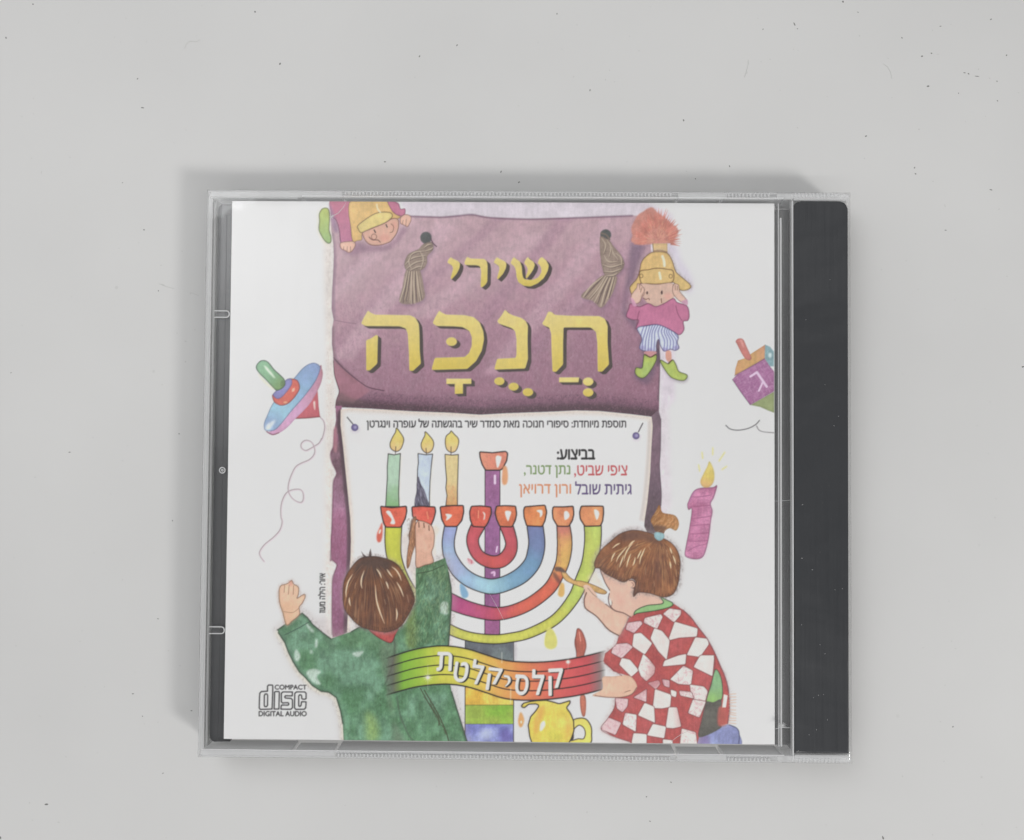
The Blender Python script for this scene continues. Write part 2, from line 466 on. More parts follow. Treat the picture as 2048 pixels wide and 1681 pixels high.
def stroke_contours(p, w):
    p = np.asarray(p, float); n = len(p)
    ws = np.interp(np.linspace(0, 1, n), np.linspace(0, 1, np.size(w)), np.ravel(w))/2 if np.size(w) > 1 else np.full(n, np.ravel(w)[0]/2)
    out = []
    ang = np.linspace(0, 2*np.pi, 10, endpoint=False); circ = np.stack([np.cos(ang), np.sin(ang)], 1)
    for i in range(n-1):
        d = p[i+1]-p[i]; L = np.hypot(*d)
        if L < 1e-6:
            continue
        nn = np.array([-d[1], d[0]])/L
        out.append(np.array([p[i]+nn*ws[i], p[i+1]+nn*ws[i+1], p[i+1]-nn*ws[i+1], p[i]-nn*ws[i]]))
    for i in range(n):
        out.append(p[i]+circ*ws[i])
    return out

def stroke(p, w, col, alpha=1, sm=True, closed=False, soft=0, tex=0.0, clip=None, mode='n', wob=0):
    p = np.asarray(p, float)
    if wob:
        p = jitter(p, wob)
    c = smooth(p, closed) if sm else p
    if closed:
        c = np.vstack([c, c[0]])
    m, bb = raster(stroke_contours(c, w), pad=int(2+3*soft*S))
    if soft:
        m = blur(m, soft*S)
    composite(m, bb, col, alpha, tex, clip, mode)
    return m, bb

def line(p, w=1.5, col=(60, 48, 48), alpha=.9, **k):
    c = np.asarray(col, float)
    stroke(p, w, c*.82 if c.mean() < 150 else c, min(1, alpha*1.12), **k)

def outline(p, w=1.5, col=(60, 48, 48), alpha=.9, **k):
    c = np.asarray(col, float)
    stroke(p, np.asarray(w)*1.1, c*.80 if c.mean() < 150 else c, min(1, alpha*1.12), closed=True, **k)

def pencil_halo(p, w=12, n=260, col=(128, 112, 110), alpha=.34, sm=True, side=None, ang=1.2):
    """loose pencil shading drawn round the outside of a figure"""
    c = smooth(p) if sm else np.asarray(p, float)
    c = np.vstack([c, c[0]])
    m, bb = raster(stroke_contours(c, w), pad=int(4+w*S)); m = blur(m, w*.3*S); f = full(np.clip(m*1.1, 0, 1), bb)
    if side is not None:
        f = f*side
    composite(f[bb[0]:bb[1], bb[2]:bb[3]], bb, (176, 164, 162), alpha*.75)
    hatch(f, n, 9, ang, 1.3, col, alpha, .5)
    hatch(f, n//2, 8, ang+1.4, 1.2, col, alpha*.8, .6)

def ribbon(pts, w, cols, ink=(38, 28, 30), lw=2.3, tex=.07, clip=None):
    c = smooth(pts, False, 9); n = len(c)
    w = np.interp(np.linspace(0, 1, n), np.linspace(0, 1, len(w)), w)
    m, bb = raster(stroke_contours(c, w+lw*2)); composite(m, bb, ink, .93, 0, clip)
    m, bb = raster(stroke_contours(c, w))
    y0, y1, x0, x1 = bb
    X = X0+(np.arange(x0, x1)+.5)/S; Y = Y0+(np.arange(y0, y1)+.5)/S
    best = np.full((y1-y0, x1-x0), 1e9); tt = np.zeros_like(best)
    for i in range(0, n, 2):
        d = (X[None, :]-c[i, 0])**2+(Y[:, None]-c[i, 1])**2
        k = d < best; best[k] = d[k]; tt[k] = i/(n-1)
    tt = np.clip(tt+.05*NZ_MID[y0:y1, x0:x1], 0, 1)
    ks = np.linspace(0, 1, len(cols)); cols = np.array(cols, float)
    colr = np.stack([np.interp(tt, ks, cols[:, i]) for i in range(3)], 2)
    rim = np.clip(np.sqrt(best)/np.maximum(np.interp(tt, np.linspace(0, 1, n), w)/2, 1), 0, 1)
    colr = colr*(1.03-.10*rim[:, :, None]**3)
    composite(m, bb, colr, 1, tex, clip)

def hatch(area, n, length, ang, w, col, alpha, spread=.25, clip=None):
    """loose pencil strokes inside the mask `area`"""
    ys, xs = np.nonzero(area > .5)
    if len(ys) == 0:
        return
    k = rng.integers(0, len(ys), n)
    cs = []
    for x, y in zip(X0+xs[k]/S, Y0+ys[k]/S):
        a = ang+rng.normal(0, spread); L = length*rng.uniform(.5, 1.4)
        d = np.array([np.cos(a), np.sin(a)])*L/2; nn = np.array([-d[1], d[0]])/max(L/2, 1e-6)*w/2*rng.uniform(.6, 1.4)
        c = np.array([x, y]); b = nn*rng.uniform(-2, 2)
        cs.append(np.array([c-d, c+nn+b, c+d, c-nn+b]))
    m, bb = raster(cs)
    composite(m, bb, col, alpha, 0, area if clip is None else clip)

def ell(cx, cy, rx, ry=None, a=0, n=28):
    ry = rx if ry is None else ry
    t = np.linspace(0, 2*np.pi, n, endpoint=False)
    x, y = rx*np.cos(t), ry*np.sin(t)
    return np.stack([cx+x*np.cos(a)-y*np.sin(a), cy+x*np.sin(a)+y*np.cos(a)], 1)

# ---- lettering: the built-in interface font, turned into outlines
_glyphs = {}
def text_shape(s):
    if s in _glyphs:
        return _glyphs[s]
    cu = bpy.data.curves.new('lettering', 'FONT'); cu.body = s; cu.resolution_u = 6; cu.fill_mode = 'NONE'
    ob = bpy.data.objects.new('lettering', cu)
    me = bpy.data.meshes.new_from_object(ob)
    v = np.array([q.co[:2] for q in me.vertices])
    nxt = {}
    for e in me.edges:
        a, b = e.vertices
        nxt.setdefault(a, []).append(b); nxt.setdefault(b, []).append(a)
    seen, loops = set(), []
    for st in range(len(v)):
        if st in seen or st not in nxt:
            continue
        loop, prev, cur = [], None, st
        while cur not in seen:
            seen.add(cur); loop.append(cur)
            c = [q for q in nxt[cur] if q != prev and q not in seen]
            # follow the outline in the order it was drawn
            if not c:
                break
            prev, cur = cur, (cur+1 if cur+1 in c else c[0])
        if len(loop) > 2:
            loops.append(loop)
    bpy.data.meshes.remove(me); bpy.data.objects.remove(ob); bpy.data.curves.remove(cu)
    _glyphs[s] = (v, loops)
    return v, loops
def heb(s):
    return s[::-1]
def text(s, x0, y0, x1, y1, col, bold=0, rot=0, shear=0, alpha=1, tex=0, ang=0, off=(0, 0), soft=0):
    """fits the lettering's own outline box to the box; rot=1: reads upward"""
    v, f = text_shape(s)
    v = v-v.min(0); v = v/v.max(0)
    v[:, 1] = 1-v[:, 1]
    if rot:
        v = np.stack([v[:, 1], 1-v[:, 0]], 1)
    p = np.stack([x0+v[:, 0]*(x1-x0)+shear*(v[:, 1]-.5)*(x1-x0), y0+v[:, 1]*(y1-y0)], 1)
    if ang:
        c = p.mean(0); R = np.array([[np.cos(ang), np.sin(ang)], [-np.sin(ang), np.cos(ang)]]); p = (p-c)@R+c
    p = p+np.array(off)
    m, bb = raster([p[q] for q in f], pad=6, turn=False)
    if bold:
        b = int(round(bold*S)); g = m.copy()
        for dx in range(-b, b+1):
            for dy in range(-b, b+1):
                if dx*dx+dy*dy <= b*b+.3:
                    g = np.maximum(g, np.roll(np.roll(m, dx, 1), dy, 0))
        m = g
    if soft:
        m = blur(m, soft*S)
    composite(m, bb, col, alpha, tex)

INK = (38, 28, 30)
SKIN = (219, 178, 156)

def paint_banner():
    banner = np.vstack([[[660, 402], [700, 402], [760, 430]],
        z('A', 1140, 240, 1300, 245, 1500, 250, 1700, 235, 1850, 225, 2048, 255), [[1060, 438], [1120, 436]],
        z('C', 0, 300, 400, 280, 900, 265), [[1296, 434], [1304, 520], [1308, 640], [1318, 690], [1320.5, 717], [1320, 756], [1318.6, 791], [1318, 826]],
        [[1303, 834]], [[1258.8, 828.5], [1197, 822.5], [1153, 821.5], [1100.6, 824], [1012.7, 827], [960, 830], [901, 826], [822, 823], [743, 818], [680, 815], [671.5, 816]],
        z('E', 300, 1260, 330, 1160, 310, 1080, 275, 960, 265, 800, 262, 720, 248, 620, 250, 450), [[667, 640], [663, 618], [664, 583], [666, 548], [667.5, 513], [666.6, 488], [662, 460]]])
    # pale rubbed border round the cloth
    fill([[646, 425], [668, 425], [668, 700], [672, 830], [668, 1000], [666, 1270], [655, 1285], [650, 1180], [650, 900], [652, 700]], (222, 214, 208), .85, sm=False, soft=5)
    area = full(*raster([np.array([[652, 430], [667, 430], [669, 830], [668, 1270], [652, 1270]])]))
    hatch(area, 900, 5, 1.2, 1.4, (184, 170, 162), .28, .5)
    hatch(area, 500, 5, 1.0, 1.4, (236, 228, 222), .35, .5)
    fill([[800, 402], [1290, 402], [1345, 430], [1350, 800], [1322, 830], [1318, 690], [1290, 440], [820, 440]], (214, 204, 214), .85, sm=False, soft=4)
    fill([[1306, 836], [1336, 800], [1342, 1010], [1322, 1060], [1308, 1060]], (216, 207, 214), .8, sm=False, soft=5)
    g = np.array([[660, 400], [700, 850]])
    m = fill(banner, (192, 163, 171), 1, sm=False, tex=.10, grad=((900, 410), (960, 830), (188, 158, 167), (176, 142, 154), (158, 123, 138), (148, 111, 127)))
    # broad diagonal bands, lighter and darker
    for k, (x, wd, c, al) in enumerate(((640, 34, (212, 186, 194), .5), (700, 22, (160, 126, 144), .35), (748, 46, (210, 182, 192), .5), (830, 30, (158, 124, 142), .38), (890, 60, (208, 182, 190), .42), (985, 34, (156, 120, 140), .40),
                                      (1050, 40, (208, 178, 190), .45), (1120, 44, (154, 118, 138), .42), (1190, 30, (206, 176, 188), .4), (1250, 50, (150, 114, 134), .4), (600, 30, (158, 122, 140), .3))):
        y0, y1 = 430+40*math.sin(k*2.1), 690+60*math.sin(k*1.3)
        sl = 250
        fill([[x-sl*.35, y1], [x-sl*.35+wd, y1], [x+sl*.65+wd, y0], [x+sl*.65, y0]], c, al*.8, sm=False, soft=6, clip=m, tex=.15)
    low = m.copy(); low[:int((600-Y0)*S)] = 0
    hatch(low, 3400, 8, 1.35, 1.0, (120, 78, 102), .26, .5)
    hatch(low, 3000, 8, 1.45, 1.0, (200, 164, 180), .26, .5)
    hatch(m, 1500, 12, 2.2, 1.2, (150, 116, 136), .16, .5)
    hatch(m, 1500, 12, 2.2, 1.2, (206, 178, 190), .18, .5)
    # worn darker rims
    stroke([[664, 470], [668, 520], [666, 560], [665, 600], [666, 640]], 9, (122, 98, 116), .55, soft=2.2, clip=m)
    stroke([[665, 655], [665, 700], [672, 722], [690, 742], [712, 764]], 8, (112, 88, 100), .6, soft=2, clip=m)
    bot = [[660, 817], [700, 812], [743, 815], [822, 820], [901, 824], [960, 828], [1012, 825], [1100, 821], [1197, 819], [1260, 825], [1320, 832]]
    stroke(bot, 52, (104, 76, 92), .55, soft=9, clip=m)
    stroke(bot, 22, (84, 68, 74), .85, soft=4, clip=m)
    rim = full(*raster(stroke_contours(smooth(bot, False), 60)))*m
    hatch(rim, 1800, 5, 1.4, 1.0, (70, 54, 66), .45, .7)
    hatch(rim, 800, 5, 1.4, 1.0, (176, 130, 150), .4, .7)
    stroke([[820, 433], [848, 434], [884, 435], [919, 432], [945, 430], [980, 436], [1060, 439], [1160, 436], [1265, 432]], 3, (108, 84, 102), .75, soft=.8)
    stroke([[1316, 700], [1321, 730], [1320, 770], [1318, 800]], 7, (96, 80, 90), .6, soft=1.5, clip=m)
    # turned-back corner
    fill([[667, 722], [690, 742], [722, 768], [740, 782], [706, 806], [674, 800], [679, 784], [674, 770], [668, 749]], (164, 116, 128), .75, sm=False, soft=1.5, clip=m)
    line([[667, 716], [690, 740], [722, 766], [740, 776], [768, 782]], 1.8, (104, 70, 88), .8)
    line([[667, 722], [669, 749], [675, 770], [678.5, 784], [673, 801], [671, 816]], 1.8, (112, 74, 84), .85)
    fill([[679, 786], [700, 796], [730, 806], [690, 812], [674, 812]], (110, 92, 94), .6, soft=3, clip=m)
    line([[670, 641], [690, 645], [712, 648]], 1.2, (140, 106, 126), .6)
    return m

def paint_tassels():
    for hole, knot, skirt, top in (
        (ell(852, 476, 11.5, 12), z('A', 1290, 560, 1385, 540, 1400, 620, 1335, 700, 1330, 780, 1270, 855, 1120, 865, 1072, 800, 1115, 680, 1230, 620),
         z('A', 1100, 850, 1240, 845, 1300, 1080, 1295, 1185, 1165, 1240, 1020, 1222, 1050, 1060), (1165, 840)),
        (ell(1211.5, 470, 11, 11), z('C', 340, 620, 420, 640, 500, 690, 570, 790, 690, 930, 745, 1080, 680, 1210, 540, 1300, 420, 1270, 365, 1100, 335, 850),
         z('B', 1850, 350, 2010, 360, 1975, 520, 1910, 640, 1830, 718, 1740, 640, 1605, 592, 1700, 480), (1930, 330))):
        fill(hole, (92, 94, 94), 1, soft=.6, tex=.1)
        sh = np.asarray(knot)+[3, 4]
        fill(sh, (128, 106, 122), .55, soft=4); fill(np.asarray(skirt)+[3, 4], (128, 106, 122), .5, soft=4)
        left = hole[0, 0] < 1000
        mk = fill(skirt, (150, 132, 122), 1, tex=.14, soft=.6)
        if left:
            te, be = z('A', 1110, 850, 1170, 842, 1235, 850), z('A', 1028, 1218, 1095, 1205, 1165, 1236, 1230, 1212, 1292, 1180)
            bands = [z('A', *q) for q in ((1125, 705, 1195, 655, 1300, 640), (1080, 795, 1165, 720, 1310, 690), (1100, 840, 1200, 770, 1320, 745), (1140, 860, 1220, 820, 1290, 815), (1150, 690, 1125, 760, 1160, 850), (1250, 640, 1290, 730, 1260, 850), (1300, 600, 1340, 570, 1385, 560), (1310, 640, 1370, 620, 1398, 600))]
        else:
            te, be = z('B', 1850, 362, 1930, 350, 2005, 366), z('B', 1612, 590, 1690, 622, 1745, 642, 1828, 712, 1900, 645, 1965, 530)
            bands = [z('C', *q) for q in ((360, 640, 430, 760, 400, 900), (450, 670, 520, 800, 490, 960), (540, 800, 560, 900, 640, 1010), (400, 930, 480, 1040, 620, 1040), (380, 1090, 520, 1130, 730, 1070), (400, 1200, 540, 1210, 690, 1160), (600, 900, 690, 980, 700, 1100), (430, 1280, 550, 1270, 620, 1240))]
        for k in range(15):
            t = (k+.5)/15
            p0 = np.array([np.interp(t, np.linspace(0, 1, len(te)), te[:, q]) for q in (0, 1)]); p1 = np.array([np.interp(t, np.linspace(0, 1, len(be)), be[:, q]) for q in (0, 1)])
            mid = (p0+p1)/2+rng.normal(0, 1.5, 2); p1 = p1+rng.normal(0, 1.5, 2)
            stroke([p0, mid, p1], [1.4, 2.6, 1.6], ((198, 182, 162), (104, 88, 84), (178, 160, 142))[k % 3], .85)
        mk = fill(knot, (152, 135, 124), 1, tex=.14, soft=.6, edge=.18)
        hatch(mk, 40, 9, .6, 1.3, (118, 102, 98), .4, .8)
        for k, q in enumerate(bands):
            stroke(q+[.9, 1.5], [.8, 2.6, .8], (98, 82, 80), .75, clip=mk); stroke(q, [1, 3, 1], (196, 180, 160), .8, clip=mk)
    line(z('A', 1375, 500, 1400, 550, 1440, 590), 2.2, (110, 84, 98), .8)
    line(z('C', 350, 560, 440, 590, 500, 670), 3, (150, 136, 124), .9)

def title_glyph(contours, dots=()):
    sh = np.array([7.2, 5.4])
    solid = [smooth(c, True, 4) if False else np.asarray(c) for c in contours]+[np.asarray(d) for d in dots]
    # extruded dark side: sweep of the outline
    sweep = []
    for t in np.linspace(0.1, 1, 8):
        sweep += [c+sh*t for c in solid]
    m, bb = raster([c+[0, 0] for c in solid], pad=14)
    halo = blur(m, 3*S); composite(halo, bb, (196, 176, 178), .30)
    ms, bs = raster(sweep, pad=3); composite(ms, bs, (82, 74, 72), 1, .05)
    m, bb = raster(solid)
    y0, y1, x0, x1 = bb
    composite(m, bb, ramp(bb, (0, Y0+y0/S), (0, Y0+y1/S), [(224, 206, 138), (219, 199, 116), (208, 186, 92)]), 1, .05)
    rim = np.clip(m-blur(m, 1.2*S), 0, 1); composite(rim, bb, (232, 218, 166), .35)

def rnd(p, n=5):
    """gently round a polygon's corners"""
    p = np.asarray(p, float); out = []
    for i in range(len(p)):
        a, b, c = p[i-1], p[i], p[(i+1) % len(p)]
        ra = b+(a-b)*min(.35, 3.0/max(np.hypot(*(a-b)), .1)); rc = b+(c-b)*min(.35, 3.0/max(np.hypot(*(c-b)), .1))
        for t in np.linspace(0, 1, n):
            out.append((1-t)**2*ra+2*t*(1-t)*b+t*t*rc)
    return np.array(out)

def paint_title():
    yod = lambda dx: z('B', 120+dx, 140, 150+dx, 160, 205+dx, 185, 228+dx, 210, 222+dx, 265, 190+dx, 330, 130+dx, 395, 120+dx, 380, 150+dx, 270, 140+dx, 240, 80+dx, 200, 100+dx, 165)
    title_glyph([rnd(yod(0))])
    title_glyph([rnd(yod(528))])
    title_glyph([rnd(z('B', 310, 135, 340, 155, 400, 158, 500, 160, 532, 185, 541, 240, 538, 420, 520, 450, 480, 485, 462, 480, 468, 300, 455, 245, 420, 232, 290, 230, 275, 212, 290, 165))])
    title_glyph([rnd(z('B', 840, 138, 870, 165, 910, 190, 930, 250, 935, 330, 950, 385, 1000, 402, 1060, 398, 1120, 370, 1155, 310, 1150, 260, 1130, 225, 1108, 212, 1130, 160, 1160, 138, 1210, 180, 1238, 235, 1225, 300, 1180, 380, 1110, 440, 1030, 474, 950, 465, 890, 425, 870, 360, 865, 300, 850, 250, 800, 210, 820, 165)),
                 rnd(z('B', 1000, 138, 1020, 165, 1060, 190, 1080, 225, 1065, 275, 1030, 330, 985, 385, 975, 368, 1000, 290, 990, 250, 955, 210, 975, 165))])
    # second line
    title_glyph([rnd(z('E', 660, 235, 690, 260, 740, 283, 900, 285, 1140, 290, 1200, 320, 1238, 390, 1245, 500, 1248, 700, 1262, 840, 1170, 925, 1130, 920, 1125, 700, 1112, 500, 1090, 440, 1020, 415, 630, 412, 580, 385, 610, 320)),
                 rnd(z('E', 750, 515, 772, 520, 765, 840, 680, 918, 640, 918, 638, 575, 700, 550))])
    kaf = z('E', 1470, 235, 1500, 260, 1550, 283, 1750, 288, 1860, 310, 1930, 370, 1970, 470, 1980, 560, 1955, 690, 1890, 810, 1790, 900, 1390, 912, 1385, 895, 1420, 775, 1760, 765, 1810, 720, 1840, 640, 1842, 540, 1815, 470, 1740, 425, 1640, 415, 1440, 412, 1395, 380, 1420, 320)
    title_glyph([rnd(kaf)], [ell(*z('E', 1610, 590)[0], 10.8, 8.6)])
    title_glyph([z('E', 1552, 1012, 1835, 1012, 1835, 1070, 1740, 1070, 1740, 1180, 1648, 1185, 1648, 1072, 1552, 1072)])
    title_glyph([rnd(z('F', 285, 225, 320, 262, 370, 290, 470, 320, 520, 355, 545, 410, 540, 560, 545, 790, 515, 895, 170, 908, 165, 890, 195, 785, 405, 775, 415, 740, 415, 560, 400, 470, 360, 435, 215, 385, 195, 355, 240, 300))],
                [ell(*z('F', 220, 1040)[0], 10.2, 7.8), ell(*z('F', 382, 1102)[0], 10.2, 7.8), ell(*z('F', 545, 1165)[0], 10.4, 8)])
    title_glyph([rnd(z('F', 775, 248, 815, 252, 850, 285, 1000, 295, 1360, 300, 1420, 330, 1452, 410, 1450, 600, 1468, 850, 1390, 932, 1340, 930, 1335, 600, 1320, 480, 1260, 428, 950, 428, 945, 600, 945, 850, 865, 935, 825, 930, 815, 700, 810, 500, 790, 430, 730, 408, 705, 385, 740, 330))])
    title_glyph([z('F', 900, 998, 1128, 998, 1120, 1052, 900, 1052)], [ell(*z('F', 1230, 1045)[0], 10.4, 8.2), ell(*z('F', 1230, 1168)[0], 10.4, 8.2)])

def paint_gnomes():
    # upside-down one over the top edge
    sk = (216, 172, 154)
    p = z('A', 140, 160, 200, 155, 222, 210, 222, 300, 218, 400, 240, 480, 235, 540, 200, 550, 150, 500, 102, 400, 108, 300, 105, 220)
    fill(np.asarray(p)+[-1, 1], (226, 222, 190), .8, soft=4); fill(p, (186, 198, 112), 1, edge=.2, grad=((640, 420), (650, 486), (160, 190, 128))); outline(p, 1.3, (92, 100, 66), .7)
    fill(z('A', 330, 560, 560, 540, 700, 590, 900, 560, 1010, 450, 1030, 380, 1100, 400, 900, 620, 650, 640, 450, 690), (138, 106, 126), .6, soft=4)
    p = z('A', 232, 60, 470, 60, 475, 200, 465, 380, 480, 535, 350, 545, 330, 400, 300, 300, 250, 240)
    fill(p, (196, 122, 144), 1, edge=.15, grad=((660, 405), (700, 480), (188, 120, 150))); line(z('A', 250, 240, 300, 300, 330, 400, 350, 545), 1.4, (120, 80, 110), .7)
    fill(z('A', 225, 100, 290, 280, 320, 420, 280, 420, 240, 300), (150, 120, 150), .7, soft=2)
    p = z('A', 470, 60, 890, 60, 935, 180, 1025, 240, 1000, 272, 930, 272, 850, 320, 610, 430, 590, 510, 540, 522, 490, 530, 468, 400)
    fill(p, (222, 186, 124), 1, edge=.12, tex=.1); outline(p, 1.1, (150, 110, 80), .55)
    p = z('A', 555, 340, 740, 215, 900, 200, 935, 250, 850, 322, 700, 382, 590, 432, 550, 390)
    fill(p, (224, 204, 136), 1, edge=.1); outline(p, 1.5, (150, 112, 76), .75)
    line(z('A', 760, 110, 770, 160, 800, 200), 3, (238, 228, 196), .7)
    p = z('A', 880, 60, 1000, 95, 1030, 160, 1080, 160, 1078, 222, 1020, 240, 940, 190)
    fill(p, (198, 126, 152), 1, edge=.15); outline(p, 1.1, (140, 84, 110), .6)
    p = z('A', 600, 430, 700, 385, 850, 322, 935, 272, 1000, 282, 1008, 360, 985, 440, 940, 505, 900, 540, 800, 572, 700, 572, 640, 532, 608, 475)
    fill(p, sk, 1, edge=.12, tex=.06); outline(p, 1.4, (140, 96, 88), .7)
    fill(ell(*z('A', 850, 490)[0], 10, 7), (214, 150, 138), .5, soft=2); fill(ell(*z('A', 960, 350)[0], 6, 8), (214, 156, 142), .5, soft=2)
    line(z('A', 730, 400, 745, 430), 2.4, (70, 52, 56)); line(z('A', 865, 340, 878, 368), 2.4, (70, 52, 56))
    outline(ell(*z('A', 728, 478)[0], 5.2, 5.5), 1.1, (160, 108, 98), .7); line(z('A', 672, 480, 690, 500, 720, 515, 770, 515, 800, 540), 1.6, (112, 70, 72), .8)
    line(z('A', 920, 330, 950, 360, 940, 420, 910, 430), 1.3, (160, 108, 98), .8)
    for p in (z('A', 355, 545, 480, 530, 515, 555, 510, 592, 478, 640, 440, 658, 400, 635, 365, 622, 345, 590), z('A', 1030, 262, 1080, 225, 1140, 240, 1150, 290, 1112, 362, 1070, 345, 1030, 325)):
        fill(p, (226, 184, 164), 1, edge=.15); outline(p, 1.2, (150, 100, 96), .6)
    for a in ((385, 590, 380, 625), (425, 590, 420, 650), (460, 590, 462, 645), (1060, 290, 1050, 335), (1095, 280, 1090, 350)):
        line(z('A', *a), 1.2, (160, 108, 98), .7)
    # standing one at the right edge
    fill(np.vstack([[[1266, 470], [1286, 470], [1288, 500]], z('D', 480, 60, 430, 200, 400, 460, 560, 640, 620, 1040, 660, 1200, 520, 1460, 700, 1600, 800, 1500, 840, 1300, 560, 800, 400, 600, 340, 480, 380, 200)]), (96, 84, 104), .50, soft=4)
    fill(z('C', 1480, 740, 1640, 800, 1700, 1000, 1860, 1250, 1900, 1500, 1800, 1560, 1600, 1100), (206, 196, 214), .6, soft=5)
    hair = []
    cx, cy = 1232, 470
    base = z('C', 1130, 150, 1220, 130, 1310, 220, 1430, 300, 1560, 420, 1640, 480, 1640, 580, 1580, 650, 1490, 730, 1210, 745, 1000, 760, 860, 700, 880, 600, 860, 480, 920, 340, 980, 250, 1060, 200)
    m = fill(base, (198, 140, 128), 1, tex=.12, soft=.8)
    cen = z('C', 1300, 700)[0]
    sp = []
    for a in np.linspace(-3.25, .12, 58):
        r1 = rng.uniform(.7, .95); L = np.array([52, 66])*rng.uniform(.86, 1.04)
        d = np.array([np.cos(a), np.sin(a)])
        b = cen+d*L*r1*.6; tip = cen+d*L*1.02+rng.normal(0, 1.5, 2); nn = np.array([-d[1], d[0]])*rng.uniform(1.6, 3.2)
        sp.append(np.array([b-nn, tip, b+nn]))
    mm, bb = raster(sp); composite(mm, bb, (196, 128, 116), .95, .15)
    for c, al in (((182, 104, 100), .5), ((216, 168, 140), .6)):
        sp = []
        for _ in range(60):
            a = rng.uniform(-3.2, .05); d = np.array([np.cos(a), np.sin(a)]); r0 = rng.uniform(4, 40); r1 = r0+rng.uniform(8, 22); nn = np.array([-d[1], d[0]])*.7
            sp.append(np.array([cen+d*[r0*.85, r0]-nn, cen+d*[r1*.85, r1], cen+d*[r0*.85, r0]+nn]))
        mm, bb = raster(sp); composite(mm, bb, c, al)
    p = z('C', 1210, 735, 1470, 735, 1472, 890, 1230, 885); fill(p, (214, 184, 138), 1, sm=False, edge=.15); line(z('C', 1230, 860, 1350, 850, 1470, 880), 1.6, (160, 120, 86), .8); line(z('C', 1225, 740, 1235, 880), 1.4, (120, 100, 96), .7)
    pencil_halo(z('C', 1230, 880, 1450, 890, 1540, 1000, 1600, 1180, 1650, 1250, 1855, 1430, 1825, 1505, 1700, 1522, 1400, 1500, 1030, 1500, 935, 1610, 838, 1500, 860, 1440, 960, 1320, 1030, 1060, 1100, 960), 9, 150, (120, 104, 112), .3)
    hat = z('C', 1230, 880, 1450, 890, 1540, 1000, 1600, 1180, 1650, 1250, 1855, 1430, 1825, 1505, 1700, 1522, 1600, 1450, 1560, 1390, 1280, 1420, 1030, 1400, 995, 1480, 935, 1610, 880, 1612, 838, 1500, 860, 1440, 960, 1320, 1005, 1180, 1030, 1060, 1100, 960)
    fill(hat, (214, 180, 124), 1, edge=.18, tex=.1, grad=((1285, 505), (1330, 580), (212, 184, 126))); outline(hat, 1.3, (130, 96, 70), .7)
    p = z('C', 1005, 1210, 1150, 1175, 1290, 1150, 1450, 1165, 1565, 1200, 1562, 1370, 1420, 1405, 1280, 1418, 1130, 1410, 1028, 1395)
    fill(p, (214, 184, 128), 1, edge=.12); outline(p, 1.6, (140, 100, 72), .75)
    for q in ((1030, 1280), (1525, 1285)):
        outline(ell(*z('C', *q)[0], 3.4, 3.8), 1.2, (150, 116, 80), .7)
    line(z('C', 1385, 950, 1410, 1020, 1420, 1110), 5, (238, 228, 208), .8, soft=.5); line(z('C', 1335, 1225, 1355, 1330), 4.5, (238, 230, 206), .8, soft=.5)
    p = z('D', 640, 62, 860, 75, 1100, 50, 1132, 150, 1135, 260, 1050, 335, 960, 372, 840, 402, 740, 362, 652, 262, 638, 150)
    fill(p, (214, 182, 166), 1, edge=.1); fill(ell(*z('D', 1040, 250)[0], 8, 7), (218, 160, 150), .5, soft=2)
    p = z('D', 470, 365, 600, 412, 740, 362, 850, 408, 980, 362, 1120, 285, 1180, 345, 1330, 402, 1365, 540, 1342, 622, 1275, 640, 1285, 760, 1215, 842, 1120, 790, 900, 692, 700, 700, 580, 742, 548, 742, 590, 620, 500, 612, 405, 560, 438, 440)
    m = fill(p, (192, 122, 152), 1, edge=.14, tex=.08); outline(p, 1.3, (130, 76, 106), .65)
    line(z('D', 600, 480, 580, 560, 560, 700), 1.6, (150, 86, 116), .6); line(z('D', 1160, 400, 1190, 520, 1250, 620), 1.6, (150, 86, 116), .6)
    for p in (z('D', 478, 240, 560, 120, 572, 60, 625, 80, 682, 150, 650, 230, 602, 345, 500, 360), z('D', 1108, 170, 1128, 66, 1200, 80, 1222, 180, 1300, 275, 1330, 330, 1250, 345, 1150, 262)):
        fill(p, (222, 188, 172), 1, edge=.15); outline(p, 1.1, (150, 106, 96), .6)
    for a in ((600, 80, 612, 150), (640, 120, 620, 190), (1150, 90, 1150, 160), (1180, 100, 1180, 160)):
        line(z('D', *a), 1.4, (150, 112, 86), .7)
    fill(z('D', 470, 270, 520, 310, 560, 400, 500, 390), (206, 156, 182), .9); fill(z('D', 1240, 340, 1330, 300, 1335, 390), (204, 158, 182), .9)
    fill(ell(*z('D', 720, 200)[0], 1.8, 3.2), (74, 56, 58), .95); fill(ell(*z('D', 945, 195)[0], 1.9, 4.2), (74, 56, 58), .95)
    line(z('D', 660, 280, 700, 300, 745, 285, 755, 310), 1.5, (140, 92, 90), .75); line(z('D', 935, 290, 942, 350), 2, (150, 104, 92), .8)
    line(z('D', 690, 190, 660, 250), 1.2, (150, 104, 96), .7)
    pants = z('D', 570, 742, 720, 702, 900, 690, 1100, 780, 1195, 860, 1182, 960, 1208, 1040, 1150, 1082, 1080, 1062, 980, 1092, 922, 1000, 890, 915, 862, 1000, 850, 1102, 700, 1092, 605, 1045, 640, 900)
    m = fill(pants, (206, 212, 230), 1, edge=.2)
    for k, t in enumerate(np.linspace(0, 1, 13)):
        x = 640+t*500; xb = 640+t*540+(-30 if t < .45 else 30 if t > .55 else 0)
        stroke(z('D', x+40, 690, x+10*np.sin(k), 800, xb, 930, xb-10, 1090), 2.3, (118, 118, 168), .75, clip=m)
    outline(pants, 1.6, (112, 104, 150), .7)
